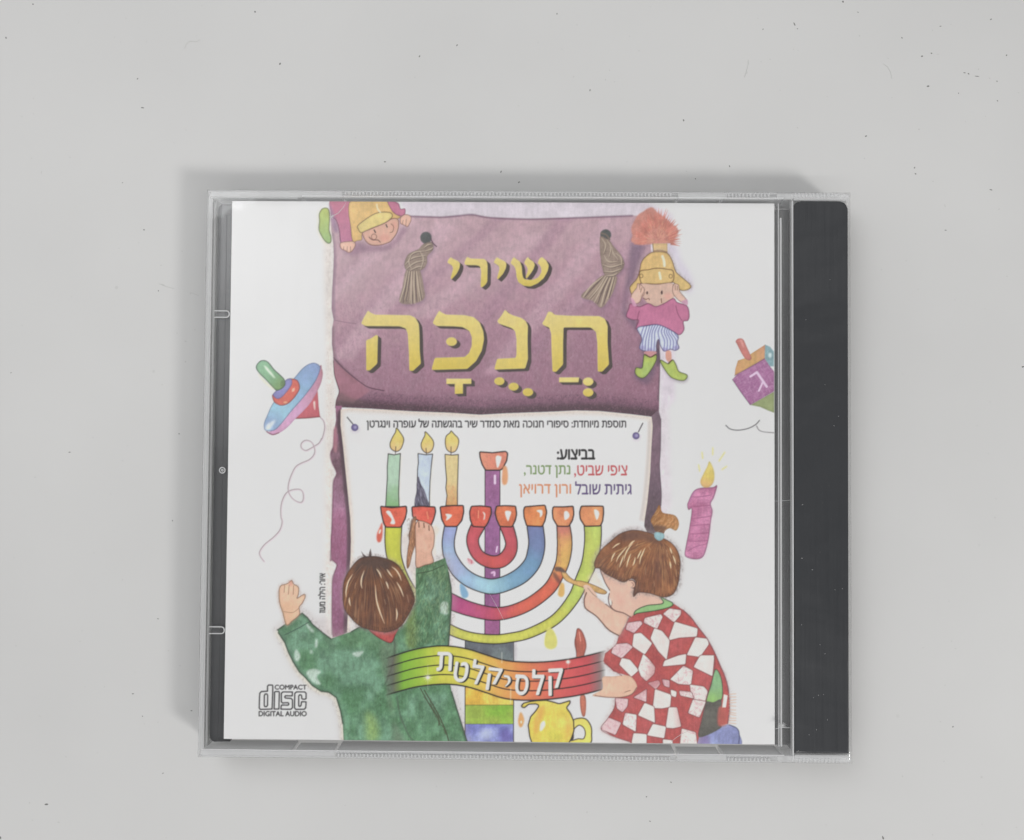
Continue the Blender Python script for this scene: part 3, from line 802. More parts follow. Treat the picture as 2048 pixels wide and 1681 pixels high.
    for q in ((640, 1040), (760, 1080), (990, 1070), (1170, 1040)):
        fill(ell(*z('D', *q)[0], 7, 4.5), (124, 112, 164), .45, soft=1.5, clip=m)
    fill(z('D', 870, 960, 910, 930, 915, 1200, 900, 1300, 862, 1300), (92, 78, 92), .7, soft=1)
    fill(z('D', 690, 1095, 850, 1095, 850, 1140, 790, 1180, 690, 1145), (206, 150, 150), .9); fill(z('D', 1010, 1095, 1082, 1095, 1092, 1230, 1045, 1255, 1005, 1200), (208, 156, 140), 1)
    for p in (z('D', 680, 1140, 770, 1180, 855, 1140, 855, 1240, 765, 1400, 680, 1492, 600, 1492, 538, 1425, 555, 1345, 640, 1350, 660, 1250), z('D', 1050, 1285, 1110, 1222, 1162, 1300, 1205, 1400, 1325, 1450, 1325, 1505, 1260, 1542, 1130, 1512, 1050, 1455, 940, 1290, 928, 1225, 1010, 1270)):
        fill(np.asarray(p)+[1, 4], (110, 92, 108), .45, soft=3)
        fill(p, (178, 192, 104), 1, edge=.2, tex=.1, mix=(164, 184, 110)); outline(p, 1.4, (92, 102, 60), .75)
    line(z('D', 690, 1150, 770, 1185, 850, 1145), 1.6, (96, 62, 62), .8); line(z('D', 1045, 1275, 1105, 1225), 2.2, (96, 70, 56), .8)

def paint_toys():
    # spinning top, left
    p = z('G', 1020, 700, 1260, 770, 1280, 1060, 1305, 1250, 1080, 1275, 830, 1280, 900, 1100)
    fill(p, (190, 104, 112), 1, sm=False, edge=.12); line(z('G', 830, 1280, 1080, 1270, 1305, 1248), 2, (150, 80, 86), .8); fill(z('G', 1180, 980, 1210, 960, 1215, 1120, 1190, 1080), (236, 214, 206), .9, soft=.5)
    p = z('G', 310, 1530, 420, 1585, 560, 1540, 700, 1440, 850, 1280, 1100, 1020, 1290, 700, 1355, 480, 1340, 360, 1280, 320, 900, 900, 420, 1480)
    fill(p, (206, 160, 190), 1, edge=.1, grad=((535, 868), (645, 740), (206, 164, 196), (180, 128, 140)))
    p = z('G', 290, 1500, 265, 1380, 320, 1230, 430, 1000, 640, 740, 850, 500, 1000, 330, 1150, 250, 1250, 265, 1305, 330, 1270, 470, 1180, 640, 980, 900, 760, 1150, 560, 1400, 440, 1500)
    m = fill(p, (150, 172, 206), 1, edge=.12, grad=((535, 862), (635, 735), (158, 196, 214), (146, 176, 208), (142, 160, 200)))
    fill(z('G', 280, 1480, 320, 1380, 430, 1320, 480, 1310, 420, 1420, 350, 1490), (228, 234, 240), .85, soft=2, clip=m); outline(p, 1.1, (108, 122, 168), .6)
    line(z('G', 310, 1525, 420, 1580, 540, 1545), 2.2, (160, 96, 118), .8)
    p = z('G', 430, 830, 560, 760, 700, 560, 780, 540, 880, 570, 925, 680, 900, 780, 800, 920, 690, 1010, 570, 1035, 460, 980, 420, 890)
    fill(p, (208, 112, 100), 1, edge=.18); outline(p, 1.2, (116, 76, 88), .6)
    p = z('G', 430, 840, 480, 770, 600, 640, 690, 550, 770, 545, 775, 640, 700, 760, 590, 880, 500, 910)
    fill(p, (142, 140, 190), 1, edge=.15); outline(p, 1, (96, 92, 140), .5)
    fill(z('G', 790, 730, 830, 710, 820, 770, 780, 780), (238, 206, 180), .8, soft=.7); fill(ell(*z('G', 660, 980)[0], 4, 2), (232, 186, 148), .8, soft=.6)
    p = z('G', 115, 320, 180, 220, 270, 200, 350, 245, 450, 370, 560, 470, 640, 560, 650, 650, 590, 720, 500, 755, 430, 700, 300, 560, 170, 430)
    m = fill(p, (142, 184, 152), 1, edge=.2, grad=((516, 722), (568, 778), (136, 176, 140), (124, 152, 104))); outline(p, 1.4, (78, 100, 84), .75)
    fill(z('G', 255, 300, 300, 310, 400, 420, 470, 520, 440, 520, 340, 420), (226, 238, 220), .9, soft=.8); fill(ell(*z('G', 610, 630)[0], 5, 7), (100, 120, 84), .6, soft=1.5, clip=m)
    fill(z('G', 140, 430, 300, 600, 450, 720, 420, 730, 260, 600), (226, 226, 176), .55, soft=1.5)
    # its string
    s1 = np.vstack([z('G', 1310, 1260, 1370, 1330, 1390, 1450, 1360, 1600, 1330, 1676), z('H', 890, 110, 860, 165, 800, 205, 740, 240, 690, 258, 640, 225, 640, 170, 690, 132, 760, 150, 800, 220, 800, 300, 740, 370, 640, 415, 570, 460, 520, 550, 485, 650, 475, 740, 500, 820, 560, 880, 630, 905, 662, 870, 660, 790, 625, 745, 540, 745, 460, 780, 410, 860, 385, 960, 385, 1080, 400, 1150, 370, 1250, 290, 1340, 180, 1430, 120, 1520, 130, 1580, 175, 1640)])
    stroke(s1, 1.9, (150, 128, 136), .85); stroke(s1+[1.5, 1.5], 2.5, (210, 190, 200), .4)
    # square spinning top, right
    p = z('I', 315, 180, 345, 140, 400, 132, 440, 160, 480, 250, 540, 380, 560, 440, 520, 470, 460, 440, 400, 350, 340, 230)
    fill(z('I', 350, 470, 470, 430, 560, 360, 770, 225, 770, 440, 700, 470, 300, 700, 310, 600), (206, 160, 118), 1, sm=False, edge=.1, grad=((1470, 745), (1535, 700), (204, 166, 116), (202, 150, 124)))
    fill(z('I', 765, 225, 840, 260, 900, 330, 900, 560, 840, 560, 760, 440), (140, 170, 176), 1, sm=False, tex=.15); fill(ell(*z('I', 840, 390)[0], 3.5, 5), (214, 230, 230), .9, soft=1)
    fill(p, (196, 128, 122), 1, edge=.16); fill(z('I', 385, 160, 410, 160, 440, 260, 420, 260), (220, 168, 160), .8, soft=.8)
    q = z('I', 265, 760, 330, 690, 500, 590, 760, 440, 840, 560, 905, 640, 905, 940, 700, 1060, 540, 1150, 400, 960)
    m = fill(q, (164, 114, 152), 1, sm=False, edge=.14, tex=.12, mix=(152, 104, 140)); hatch(m, 160, 16, -.5, 1.6, (192, 150, 182), .4)
    hatch(m, 90, 10, 1, 1.6, (196, 160, 190), .5); line(z('I', 265, 760, 400, 960, 540, 1150), 1.3, (112, 74, 106), .6)
    line(z('I', 300, 700, 500, 590, 760, 440), 1.4, (130, 90, 100), .6)
    fill(z('I', 545, 1150, 700, 1062, 905, 945, 905, 1270, 800, 1230, 690, 1180), (150, 160, 118), 1, sm=False, edge=.15)
    line(z('I', 540, 715, 640, 650), 4.2, (222, 196, 220), 1, sm=False); line(z('I', 640, 650, 790, 870), 4.6, (222, 196, 220), 1, sm=False); line(z('I', 730, 800, 670, 935), 3.6, (222, 196, 220), 1, sm=False)
    line(z('I', 165, 1460, 230, 1515, 350, 1535, 500, 1510, 620, 1450, 680, 1385), 2, (112, 110, 114), .85); line(z('I', 635, 1470, 670, 1530, 740, 1560, 900, 1575), 1.7, (140, 132, 138), .8)
    # candle, right
    for a in ((385, 340, 400, 420), (430, 170, 440, 250), (575, 110, 575, 200), (735, 170, 660, 285), (760, 360, 700, 400)):
        line(z('J', *a), 3, (220, 214, 152), .85, soft=.7)
    p = z('J', 250, 830, 300, 720, 360, 665, 460, 645, 580, 640, 630, 615, 615, 690, 585, 780, 545, 860, 570, 960, 550, 1080, 530, 1250, 510, 1370, 470, 1520, 420, 1590, 330, 1605, 240, 1585, 200, 1540, 225, 1380, 260, 1200, 290, 1000, 290, 920, 250, 940, 235, 880)
    fill(np.asarray(p)+[3, 2], (218, 196, 210), .5, soft=3)
    m = fill(p, (186, 120, 152), 1, edge=.24, tex=.16, mix=(196, 134, 166)); hatch(m, 220, 8, .1, 1.3, (156, 92, 128), .35, .4); hatch(m, 120, 8, .1, 1.3, (212, 160, 188), .35, .4); outline(p, 1.2, (150, 90, 124), .6)
    for y in (750, 885, 1035, 1140, 1250, 1350):
        stroke(z('J', 270, y+20, 420, y+8, 560, y-8), 2.2, (156, 92, 124), .6, clip=m, wob=.8)
    stroke(z('J', 240, 1500, 340, 1440, 500, 1400), 2, (156, 92, 124), .6, clip=m); stroke(z('J', 270, 830, 300, 740, 340, 690), 3, (176, 118, 160), .5, clip=m)
    p = z('J', 530, 290, 580, 380, 598, 480, 580, 580, 520, 640, 440, 630, 408, 560, 450, 460, 500, 360)
    fill(p, (220, 202, 126), 1, edge=.12, soft=.5, grad=((1415, 930), (1415, 978), (216, 194, 112), (216, 170, 130)))

def paint_sheet():
    sheet = np.vstack([[[681.5, 820], [700, 817], [743, 819.5], [778, 820.5], [822, 824], [901, 826.5], [960, 831], [1012.7, 828], [1100.6, 825], [1153, 822.5], [1197, 823.5], [1258.8, 829.5], [1303, 835]],
        z('L', 1850, 240, 1835, 480, 1820, 800, 1790, 1100, 1760, 1300), [[1287, 1070], [1280, 1290], [900, 1300], [700, 1268]],
        z('O', 790, 940, 800, 700, 812, 330, 825, 200, 830, 0), z('K', 190, 1400, 160, 1100, 130, 800, 100, 500, 70, 250)])
    # strips of the cloth showing beside the sheet
    strip = np.vstack([[[671, 812], [684, 812]], z('K', 75, 120, 70, 250, 100, 500, 130, 800, 160, 1100, 190, 1400, 200, 1676), z('O', 830, 200, 822, 330, 800, 700, 795, 945, 720, 985, 640, 1000),
        z('O', 635, 700, 640, 420, 660, 340, 685, 255, 630, 200, 620, 0), z('H', 1020, 1200, 1030, 900, 1040, 650, 1080, 540, 1020, 400, 1005, 290, 1040, 200, 1050, 0), [[672, 840]]])
    m = fill(strip, (156, 108, 134), 1, sm=False, tex=.12, grad=((670, 820), (680, 1270), (112, 88, 96), (170, 126, 152), (148, 96, 122), (150, 102, 130), (128, 82, 106)))
    hatch(m, 500, 8, 1.5, 1.2, (184, 146, 170), .3); hatch(m, 500, 8, 1.5, 1.2, (104, 66, 88), .3)
    stroke(np.vstack([[[682, 826]], z('K', 66, 250, 96, 500, 124, 800, 154, 1100, 184, 1400, 190, 1676), z('O', 815, 330, 793, 700, 786, 945)]), 13, (80, 66, 72), .8, soft=1.6, clip=m)
    stroke(np.vstack([z('H', 1050, 0, 1040, 200, 1005, 290, 1020, 400, 1080, 540, 1040, 650, 1030, 900, 1020, 1200, 1005, 1600), z('O', 625, 200, 685, 255, 660, 340, 640, 420, 635, 700, 635, 970)]), 3, (108, 70, 88), .65, soft=.7)
    fill([[668, 858], [673, 858], [674, 900], [667, 900]], (186, 130, 140), .7, soft=1.5)
    rstrip = np.vstack([[[1303, 833], [1317, 820]], z('L', 1945, 160, 1940, 500, 1930, 700, 1950, 1000, 1945, 1150), [[1326, 1070], [1295, 1066], [1287, 1050]], z('L', 1760, 1300, 1790, 1100, 1820, 800, 1835, 480, 1850, 240)])
    m = fill(rstrip, (116, 98, 108), 1, sm=False, tex=.12, grad=((1310, 830), (1300, 1060), (126, 104, 116), (108, 92, 102), (92, 80, 82)))
    hatch(m, 260, 8, 1.6, 1.2, (150, 120, 140), .35)
    line(z('L', 1945, 160, 1940, 500, 1930, 700, 1950, 1000, 1945, 1150), 1.5, (110, 90, 104), .7)
    m = fill(sheet, (222, 221, 221), 1, sm=False, tex=.012)
    rim = np.vstack([sheet[22:], sheet[:18]])
    stroke(rim, 14, (216, 205, 196), .75, sm=False, soft=3.5, clip=m)
    stroke(rim, 4, (226, 212, 198), .7, sm=False, soft=1, clip=m)
    stroke(np.array([[1299, 845], [1297, 895], [1293, 950], [1287, 1005], [1281, 1040]]), 5, (190, 180, 174), .5, soft=1.5, clip=m)
    hatch(full(*raster(stroke_contours(rim, 13)))*m, 450, 6, .5, 1.2, (196, 184, 176), .5, 1.2)
    for a, b in (((694.5, 835, 706, 849), (709.5, 855.5)), ((1285.5, 847, 1277, 864), (1272, 872))):
        line(np.array(a, float).reshape(-1, 2), 2.4, (90, 84, 92), .85)
        fill(ell(b[0]+1, b[1]+3, 9, 8), (196, 186, 200), .5, soft=2.5)
        fill(ell(b[0], b[1], 7.2, 7.2), (116, 106, 152), 1, edge=.25); fill(ell(b[0]+1, b[1]-.5, 3, 3), (172, 166, 198), .9, soft=.8)
    return m

def paint_texts():
    k = (68, 66, 70)
    words = ['תוספת', 'מיוחדת:', 'סיפורי', 'חנוכה', 'מאת', 'סמדר', 'שיר', 'בהגשתה', 'של', 'עופרה', 'וינגרטן']
    text(heb(' '.join(words)), 733.5, 838.2, 1252, 860.6, (50, 48, 52), bold=.45)
    text(heb('בביצוע:'), 1114.5, 899.5, 1189.5, 919.3, (40, 40, 46), bold=.85)
    text(heb('ציפי שביט,'), 1148.5, 931, 1254.3, 955, (186, 88, 92), bold=.5)
    text(heb('נתן דטנר,'), 1048, 931, 1140.2, 956, (122, 146, 96), bold=.5)
    text(heb('גיתית שובל'), 1150.5, 963.5, 1263, 989.5, (92, 76, 118), bold=.5)
    text(heb('ורון דרויאן'), 1038.5, 969, 1141.8, 995, (204, 136, 98), bold=.5)
    text(heb('איור: הילה מעוז'), 636.3, 1147.4, 650.5, 1226, (30, 28, 30), bold=.3, rot=1)
    dk = (38, 36, 38)
    for p, cl in ((z('V', 300, 1160, 270, 1120, 275, 900, 285, 690, 330, 638, 510, 628, 515, 480, 540, 448, 650, 448, 668, 480, 660, 800, 645, 1150), 1), (z('V', 420, 760, 440, 710, 500, 710, 517, 760, 512, 1040, 480, 1082, 430, 1076, 414, 1030), 1),
                  (z('V', 720, 655, 740, 638, 845, 638, 858, 660, 845, 1150, 705, 1150), 1),
                  (z('V', 1240, 650, 960, 648, 917, 690, 917, 935, 950, 972, 1110, 965, 1132, 985, 1132, 1020, 1110, 1036, 930, 1032, 912, 1060, 905, 1152, 1200, 1155, 1242, 1110, 1242, 880, 1200, 838, 1040, 828, 1015, 800, 1032, 762, 1235, 765), 1),
                  (z('V', 1640, 845, 1642, 690, 1600, 648, 1360, 648, 1312, 690, 1300, 1110, 1340, 1160, 1590, 1156, 1632, 1110, 1642, 940, 1510, 936, 1492, 1045, 1460, 1075, 1425, 1058, 1425, 770, 1450, 735, 1490, 735, 1512, 770, 1512, 835, 1545, 862, 1610, 862), 1)):
        stroke(p, 2.7, dk, 1, sm=False, closed=True)
    text('COMPACT', *z('V', 725, 442)[0], *z('V', 1655, 578)[0], dk, bold=.7)
    text('DIGITAL AUDIO', *z('V', 258, 1213)[0], *z('V', 1655, 1358)[0], dk, bold=.7)

def paint_menorah():
    # candles
    for fl, wick, body, col, cl2 in (
        (z('K', 762, 288, 800, 330, 850, 410, 848, 470, 815, 550, 760, 580, 700, 550, 682, 490, 710, 410, 750, 340), z('K', 755, 520, 750, 605), z('K', 660, 608, 735, 622, 812, 605, 805, 750, 795, 950, 790, 1100, 797, 1265, 628, 1262, 640, 1050, 650, 900, 648, 780, 655, 690), (178, 204, 182), (132, 172, 124)),
        (z('K', 1118, 335, 1160, 370, 1215, 440, 1225, 500, 1200, 570, 1140, 600, 1085, 560, 1068, 495, 1090, 430, 1115, 380), z('K', 1130, 540, 1135, 620), z('K', 1030, 605, 1130, 622, 1212, 612, 1195, 760, 1180, 950, 1172, 1150, 1175, 1265, 1010, 1262, 1020, 1000, 1025, 800, 1035, 720), (194, 206, 222), (206, 216, 230)),
        (z('K', 1442, 325, 1480, 365, 1530, 420, 1532, 490, 1500, 570, 1440, 592, 1385, 550, 1368, 470, 1380, 390, 1425, 350), z('K', 1440, 520, 1440, 618), z('K', 1365, 615, 1450, 625, 1532, 618, 1525, 900, 1520, 1050, 1520, 1250, 1375, 1250, 1390, 1130, 1375, 1030, 1385, 930, 1370, 750), (220, 200, 148), (206, 158, 108))):
        fill(fl, (222, 208, 122), 1, edge=.10, grad=((0, fl[:, 1].min()), (0, fl[:, 1].max()), (222, 200, 122), (222, 190, 142))); outline(fl, 1.5, (72, 66, 58), .85)
        line(wick, 1.6, (92, 72, 60), .8)
        b = body; t, u = b[:, 1].min(), b[:, 1].max()
        fill(np.asarray(b)+[3, 3], (226, 214, 196), .35, soft=3)
        m = fill(b, col, 1, sm=False, edge=.08, grad=((0, t), (0, u), col, cl2)); outline(b, 1.7, (66, 62, 60), .85, sm=False)
    hatch(full(*raster([z('K', 1385, 1000, 1520, 1000, 1520, 1250, 1375, 1250)])), 60, 8, 1.5, 1.3, (196, 116, 84), .35)
    # dark paint brush over the second candle
    p = z('K', 1035, 890, 1070, 990, 1110, 1060, 1140, 1150, 1172, 1262, 1075, 1262, 1060, 1320, 1030, 1385, 1000, 1380, 985, 1270, 990, 1170, 1010, 1080, 1012, 980)
    m = fill(p, (104, 100, 116), 1, tex=.25, edge=.2); hatch(m, 60, 18, 1.2, 1.4, (60, 56, 70), .6); hatch(m, 30, 16, 1.3, 1.2, (160, 158, 176), .6)
    # shaft
    p = np.array([[970, 938], [1000, 938], [999.5, 1272], [969, 1272]])
    m = fill(p, (154, 102, 144), 1, sm=False, tex=.14, grad=((985, 940), (985, 1270), (148, 98, 142), (138, 86, 132), (160, 98, 140))); hatch(m, 200, 4, 1.4, 1, (206, 156, 200), .3); hatch(m, 140, 5, 1.2, 1.2, (110, 58, 106), .3)
    line([[970, 940], [969.4, 1272]], 1.6, INK, .85); line([[1000, 940], [999.6, 1272]], 1.6, INK, .85)
    line(z('K', 1985, 880, 1985, 975), 4.4, (230, 206, 230), .85, sm=False); line(z('M', 1945, 870, 1930, 950), 3, (230, 206, 230), .8); line(z('M', 1860, 1270, 1900, 1260, 1900, 1310), 4, (224, 190, 220), .8)
    # foot
    for y0, y1, c0, c1 in ((1278, 1345, (96, 100, 108), (112, 122, 124)), (1340, 1411, (214, 172, 72), (222, 194, 92)), (1411, 1449, (150, 172, 74), (126, 168, 60)), (1449, 1490, (112, 116, 178), (156, 166, 206))):
        p = np.array([[930.5, y0], [1027.5, y0], [1027, y1], [930, y1]]); m = fill(p, c0, 1, sm=False, tex=.16, mix=c1)
        line([[930, y1], [1027, y1]], 1.8, (60, 66, 50), .85)
        hatch(m, 120, 8, .4, 1.4, tuple(np.array(c0)*.85), .3, 1)
    line([[930.5, 1278], [930, 1488]], 1.8, INK, .85); line([[1027.5, 1278], [1027, 1488]], 1.8, INK, .85)
    fill([[1028, 1285], [1034, 1285], [1033, 1320], [1028, 1320]], (190, 186, 190), .7, soft=1.5)
    fill(ell(972, 1470, 14, 12), (196, 206, 226), .7, soft=5); fill(ell(1012, 1472, 12, 14), (108, 90, 160), .5, soft=4)
    # arms
    G1, G2 = (186, 186, 76), (176, 192, 98)
    left = [[787, 1052], [786, 1085], [788, 1112], [797, 1140], [812, 1168], [834, 1200], [865, 1235], [901, 1260], [940, 1274], [985.5, 1279], [1020, 1276], [1055.8, 1268], [1099.7, 1247], [1126, 1224.5], [1150, 1192], [1163, 1163], [1177, 1130.5], [1184, 1098], [1186, 1071.6], [1185.4, 1052]]
    ribbon(left, [31, 30, 27, 24, 20, 18, 17, 17, 16, 16, 16, 17, 18, 19, 21, 24, 27, 30, 31, 32], [(190, 192, 76), (186, 188, 78), (176, 184, 92), (190, 190, 92), (196, 196, 90), (194, 194, 92), (178, 194, 100), (186, 194, 98), (178, 192, 102)])
    ribbon([[850, 1160], [876, 1188], [904.6, 1205], [941.5, 1219], [985.5, 1228], [1020.6, 1224], [1055.8, 1210], [1085, 1190], [1103, 1172], [1115, 1150], [1125, 1125], [1129, 1098], [1129, 1075], [1126.6, 1052]], [30, 30, 29, 26, 24, 22, 22, 22, 22, 22, 24, 27, 27, 24],
           [(160, 70, 122), (166, 70, 122), (176, 80, 122), (182, 82, 100), (198, 96, 84), (204, 102, 80), (196, 100, 80), (206, 166, 96), (208, 160, 100), (190, 120, 104)])
    ribbon([[902, 1052], [897, 1078], [897, 1098], [902, 1117], [916.6, 1141], [936, 1158], [960, 1169], [985, 1173.6], [1012.7, 1167], [1042.8, 1151], [1063.7, 1128], [1071.6, 1104], [1073.5, 1082], [1070, 1052]], [23, 22, 22, 24, 27, 27, 27, 28, 28, 30, 30, 31, 30, 30],
           [(150, 156, 200), (156, 178, 206), (162, 172, 204), (152, 180, 206), (158, 196, 208), (122, 160, 186), (112, 146, 178), (112, 128, 166), (116, 122, 164)])
    ribbon([[956, 1052], [946, 1074], [946.7, 1092], [955, 1109], [969, 1120], [988.6, 1125], [1006, 1120.5], [1019, 1106], [1023, 1088.6], [1019.5, 1071], [1012.7, 1052]], [25, 22, 21, 21, 22, 23, 24, 24, 21, 22, 24], [(190, 84, 92), (186, 84, 96), (194, 86, 82), (182, 82, 92), (184, 84, 94)])
    hatch(full(*raster([z('N', 1040, 700, 1090, 700, 1090, 1150, 1010, 1190)])), 30, 14, 1.5, 1.8, (170, 96, 84), .4)
    # cups
    C = [np.array([[959, 904], [985, 906], [1011, 903], [1015.5, 907], [1013.5, 922], [1005, 938], [1000, 941], [971, 941], [964, 929], [960, 915]]),
         z('M', 160, 250, 250, 265, 330, 275, 450, 262, 557, 250, 562, 330, 540, 440, 500, 520, 470, 575, 240, 572, 205, 500, 172, 350),
         z('M', 638, 262, 790, 250, 890, 258, 995, 262, 1003, 340, 975, 450, 930, 552, 830, 520, 700, 450, 650, 410),
         z('M', 1070, 260, 1250, 242, 1428, 240, 1433, 340, 1405, 470, 1330, 562, 1150, 562, 1095, 450),
         z('M', 1548, 252, 1700, 245, 1850, 265, 1853, 370, 1805, 500, 1760, 572, 1570, 562, 1530, 450, 1522, 340),
         z('N', 98, 250, 240, 242, 392, 250, 408, 370, 390, 460, 340, 568, 150, 562, 100, 450, 78, 350),
         z('N', 528, 260, 680, 247, 842, 235, 868, 340, 842, 470, 800, 562, 560, 552, 520, 420, 513, 320),
         z('N', 963, 260, 1120, 262, 1272, 250, 1283, 370, 1260, 470, 1205, 560, 1030, 557, 962, 440, 953, 340),
         z('N', 1393, 250, 1560, 248, 1732, 250, 1738, 350, 1722, 480, 1690, 552, 1450, 560, 1380, 450, 1368, 350)]
    colr = [(212, 134, 114), (206, 94, 76), (208, 92, 80), (206, 98, 74), (204, 92, 78), (206, 112, 80), (214, 130, 84), (214, 136, 98), (214, 142, 100)]
    for c, k in zip(C, colr):
        p = rnd(c); m = fill(p, k, 1, sm=False, tex=.12, edge=.12, mix=tuple(np.array(k)*[1.03, 1.08, 1.06])); outline(p, 2.4, (46, 24, 26), .95, sm=False)
        hatch(m, 26, 8, .3, 1.4, tuple(np.array(k)*.86), .4)
    hl = (244, 236, 228)
    for p in (z('K', 1995, 650, 2040, 640, 2025, 760, 2010, 770), z('L', 75, 600, 130, 595, 100, 700, 82, 705), z('M', 245, 340, 310, 335, 385, 510, 310, 515, 330, 450), z('M', 1155, 370, 1250, 385, 1215, 440, 1160, 470, 1175, 420),
              z('M', 1720, 335, 1760, 370, 1750, 450, 1735, 450, 1745, 390), z('N', 230, 335, 320, 335, 300, 420, 272, 478), z('N', 710, 320, 790, 310, 800, 380, 765, 420, 760, 360), z('N', 1135, 340, 1180, 330, 1215, 385, 1190, 440, 1140, 455), z('N', 1590, 310, 1650, 320, 1668, 380, 1630, 460)):
        fill(p, hl, .95, soft=.4, tex=0)
    line(z('M', 1660, 320, 1655, 430), 2, (226, 150, 120), .8); line(z('M', 870, 340, 890, 440), 3, (226, 140, 110), .7)
    # drops
    for p, c in ((z('M', 185, 500, 195, 580, 190, 700, 165, 790, 120, 800, 100, 740, 110, 660, 150, 570), (206, 96, 78)), (z('L', 150, 700, 190, 710, 205, 820, 190, 900, 150, 910, 135, 860, 140, 770), (214, 152, 110)),
                 (z('M', 1375, 1440, 1430, 1460, 1480, 1530, 1505, 1600, 1480, 1650, 1420, 1650, 1385, 1580), (124, 166, 198)), (z('N', 1080, 1430, 1130, 1440, 1140, 1560, 1125, 1620, 1085, 1640, 1040, 1610, 1045, 1540), (212, 168, 96)),
                 (z('S', 1230, 480, 1290, 520, 1330, 610, 1325, 700, 1260, 735, 1195, 700, 1190, 610), (208, 204, 112)), (z('T', 1200, 660, 1230, 720, 1215, 780, 1190, 785, 1178, 730), (208, 152, 92))):
        fill(p, c, .95, soft=.9, tex=.06)
    fill(ell(*z('M', 150, 640)[0], 1.8, 5, .3), hl, .9, soft=.5); fill(ell(*z('T', 1205, 745)[0], 1.5, 3), hl, .8, soft=.4)
    fill(z('M', 1490, 1050, 1600, 1110, 1520, 1140), (200, 120, 130), .5, soft=2); hatch(full(*raster([z('M', 1480, 1040, 1610, 1090, 1530, 1150)])), 12, 10, 1.2, 1.6, (188, 88, 104), .7)

def paint_jug():
    p = z('S', 1560, 500, 1600, 510, 1640, 580, 1665, 690, 1640, 800, 1630, 850, 1560, 850, 1548, 760, 1530, 660, 1545, 570)
    fill(np.asarray(p)+[2, 0], (206, 190, 190), .6, soft=2.5); m = fill(p, (178, 100, 86), 1, tex=.2, edge=.25)
    stroke(z('S', 1555, 520, 1545, 620, 1555, 720, 1550, 820), 2, (120, 70, 62), .75, clip=m, wob=.5); outline(p, 1.1, (130, 90, 90), .5)
    line(z('S', 1585, 540, 1600, 640), 1.4, (232, 180, 164), .7)
    p = z('T', 1710, 520, 1750, 520, 1760, 600, 1750, 690, 1725, 690, 1708, 610); fill(p, (178, 106, 86), 1, edge=.25, tex=.2)
    outer = z('T', 1640, 745, 1700, 712, 1760, 722, 1800, 780, 1806, 850, 1785, 930, 1600, 935, 1615, 900, 1650, 880); inner = z('T', 1655, 810, 1700, 772, 1742, 800, 1752, 850, 1735, 888, 1690, 888, 1625, 905, 1648, 870)
    fill(outer, (222, 208, 104), 1, edge=.12, holes=[inner]); outline(outer, 2, INK, .85); outline(inner, 1.8, INK, .85)
    body = z('T', 1205, 612, 1222, 585, 1270, 572, 1340, 562, 1420, 560, 1480, 575, 1530, 590, 1590, 572, 1622, 562, 1622, 585, 1590, 622, 1625, 670, 1652, 735, 1655, 820, 1635, 880, 1600, 945, 1305, 945, 1278, 870, 1265, 770, 1285, 700, 1330, 650, 1358, 605, 1335, 590, 1270, 592, 1230, 625)
    pencil_halo(body, 7, 100, (170, 150, 130), .25, sm=False)
    m = fill(body, (220, 198, 88), 1, sm=False, edge=.10, tex=.1, mix=(214, 200, 100))
    fill(z('T', 1350, 640, 1400, 600, 1390, 700, 1360, 800, 1330, 850, 1310, 760), (216, 160, 82), .8, soft=3, clip=m); fill(z('T', 1600, 700, 1635, 740, 1635, 840, 1600, 900, 1585, 800), (218, 164, 88), .55, soft=4, clip=m)
    fill(z('T', 1370, 760, 1400, 735, 1410, 770, 1390, 810, 1365, 820), (236, 232, 216), .95, soft=.8); fill(z('T', 1400, 830, 1500, 800, 1560, 880, 1480, 920), (196, 200, 84), .5, soft=5, clip=m)
    outline(rnd(body), 2.1, INK, .9, sm=False)

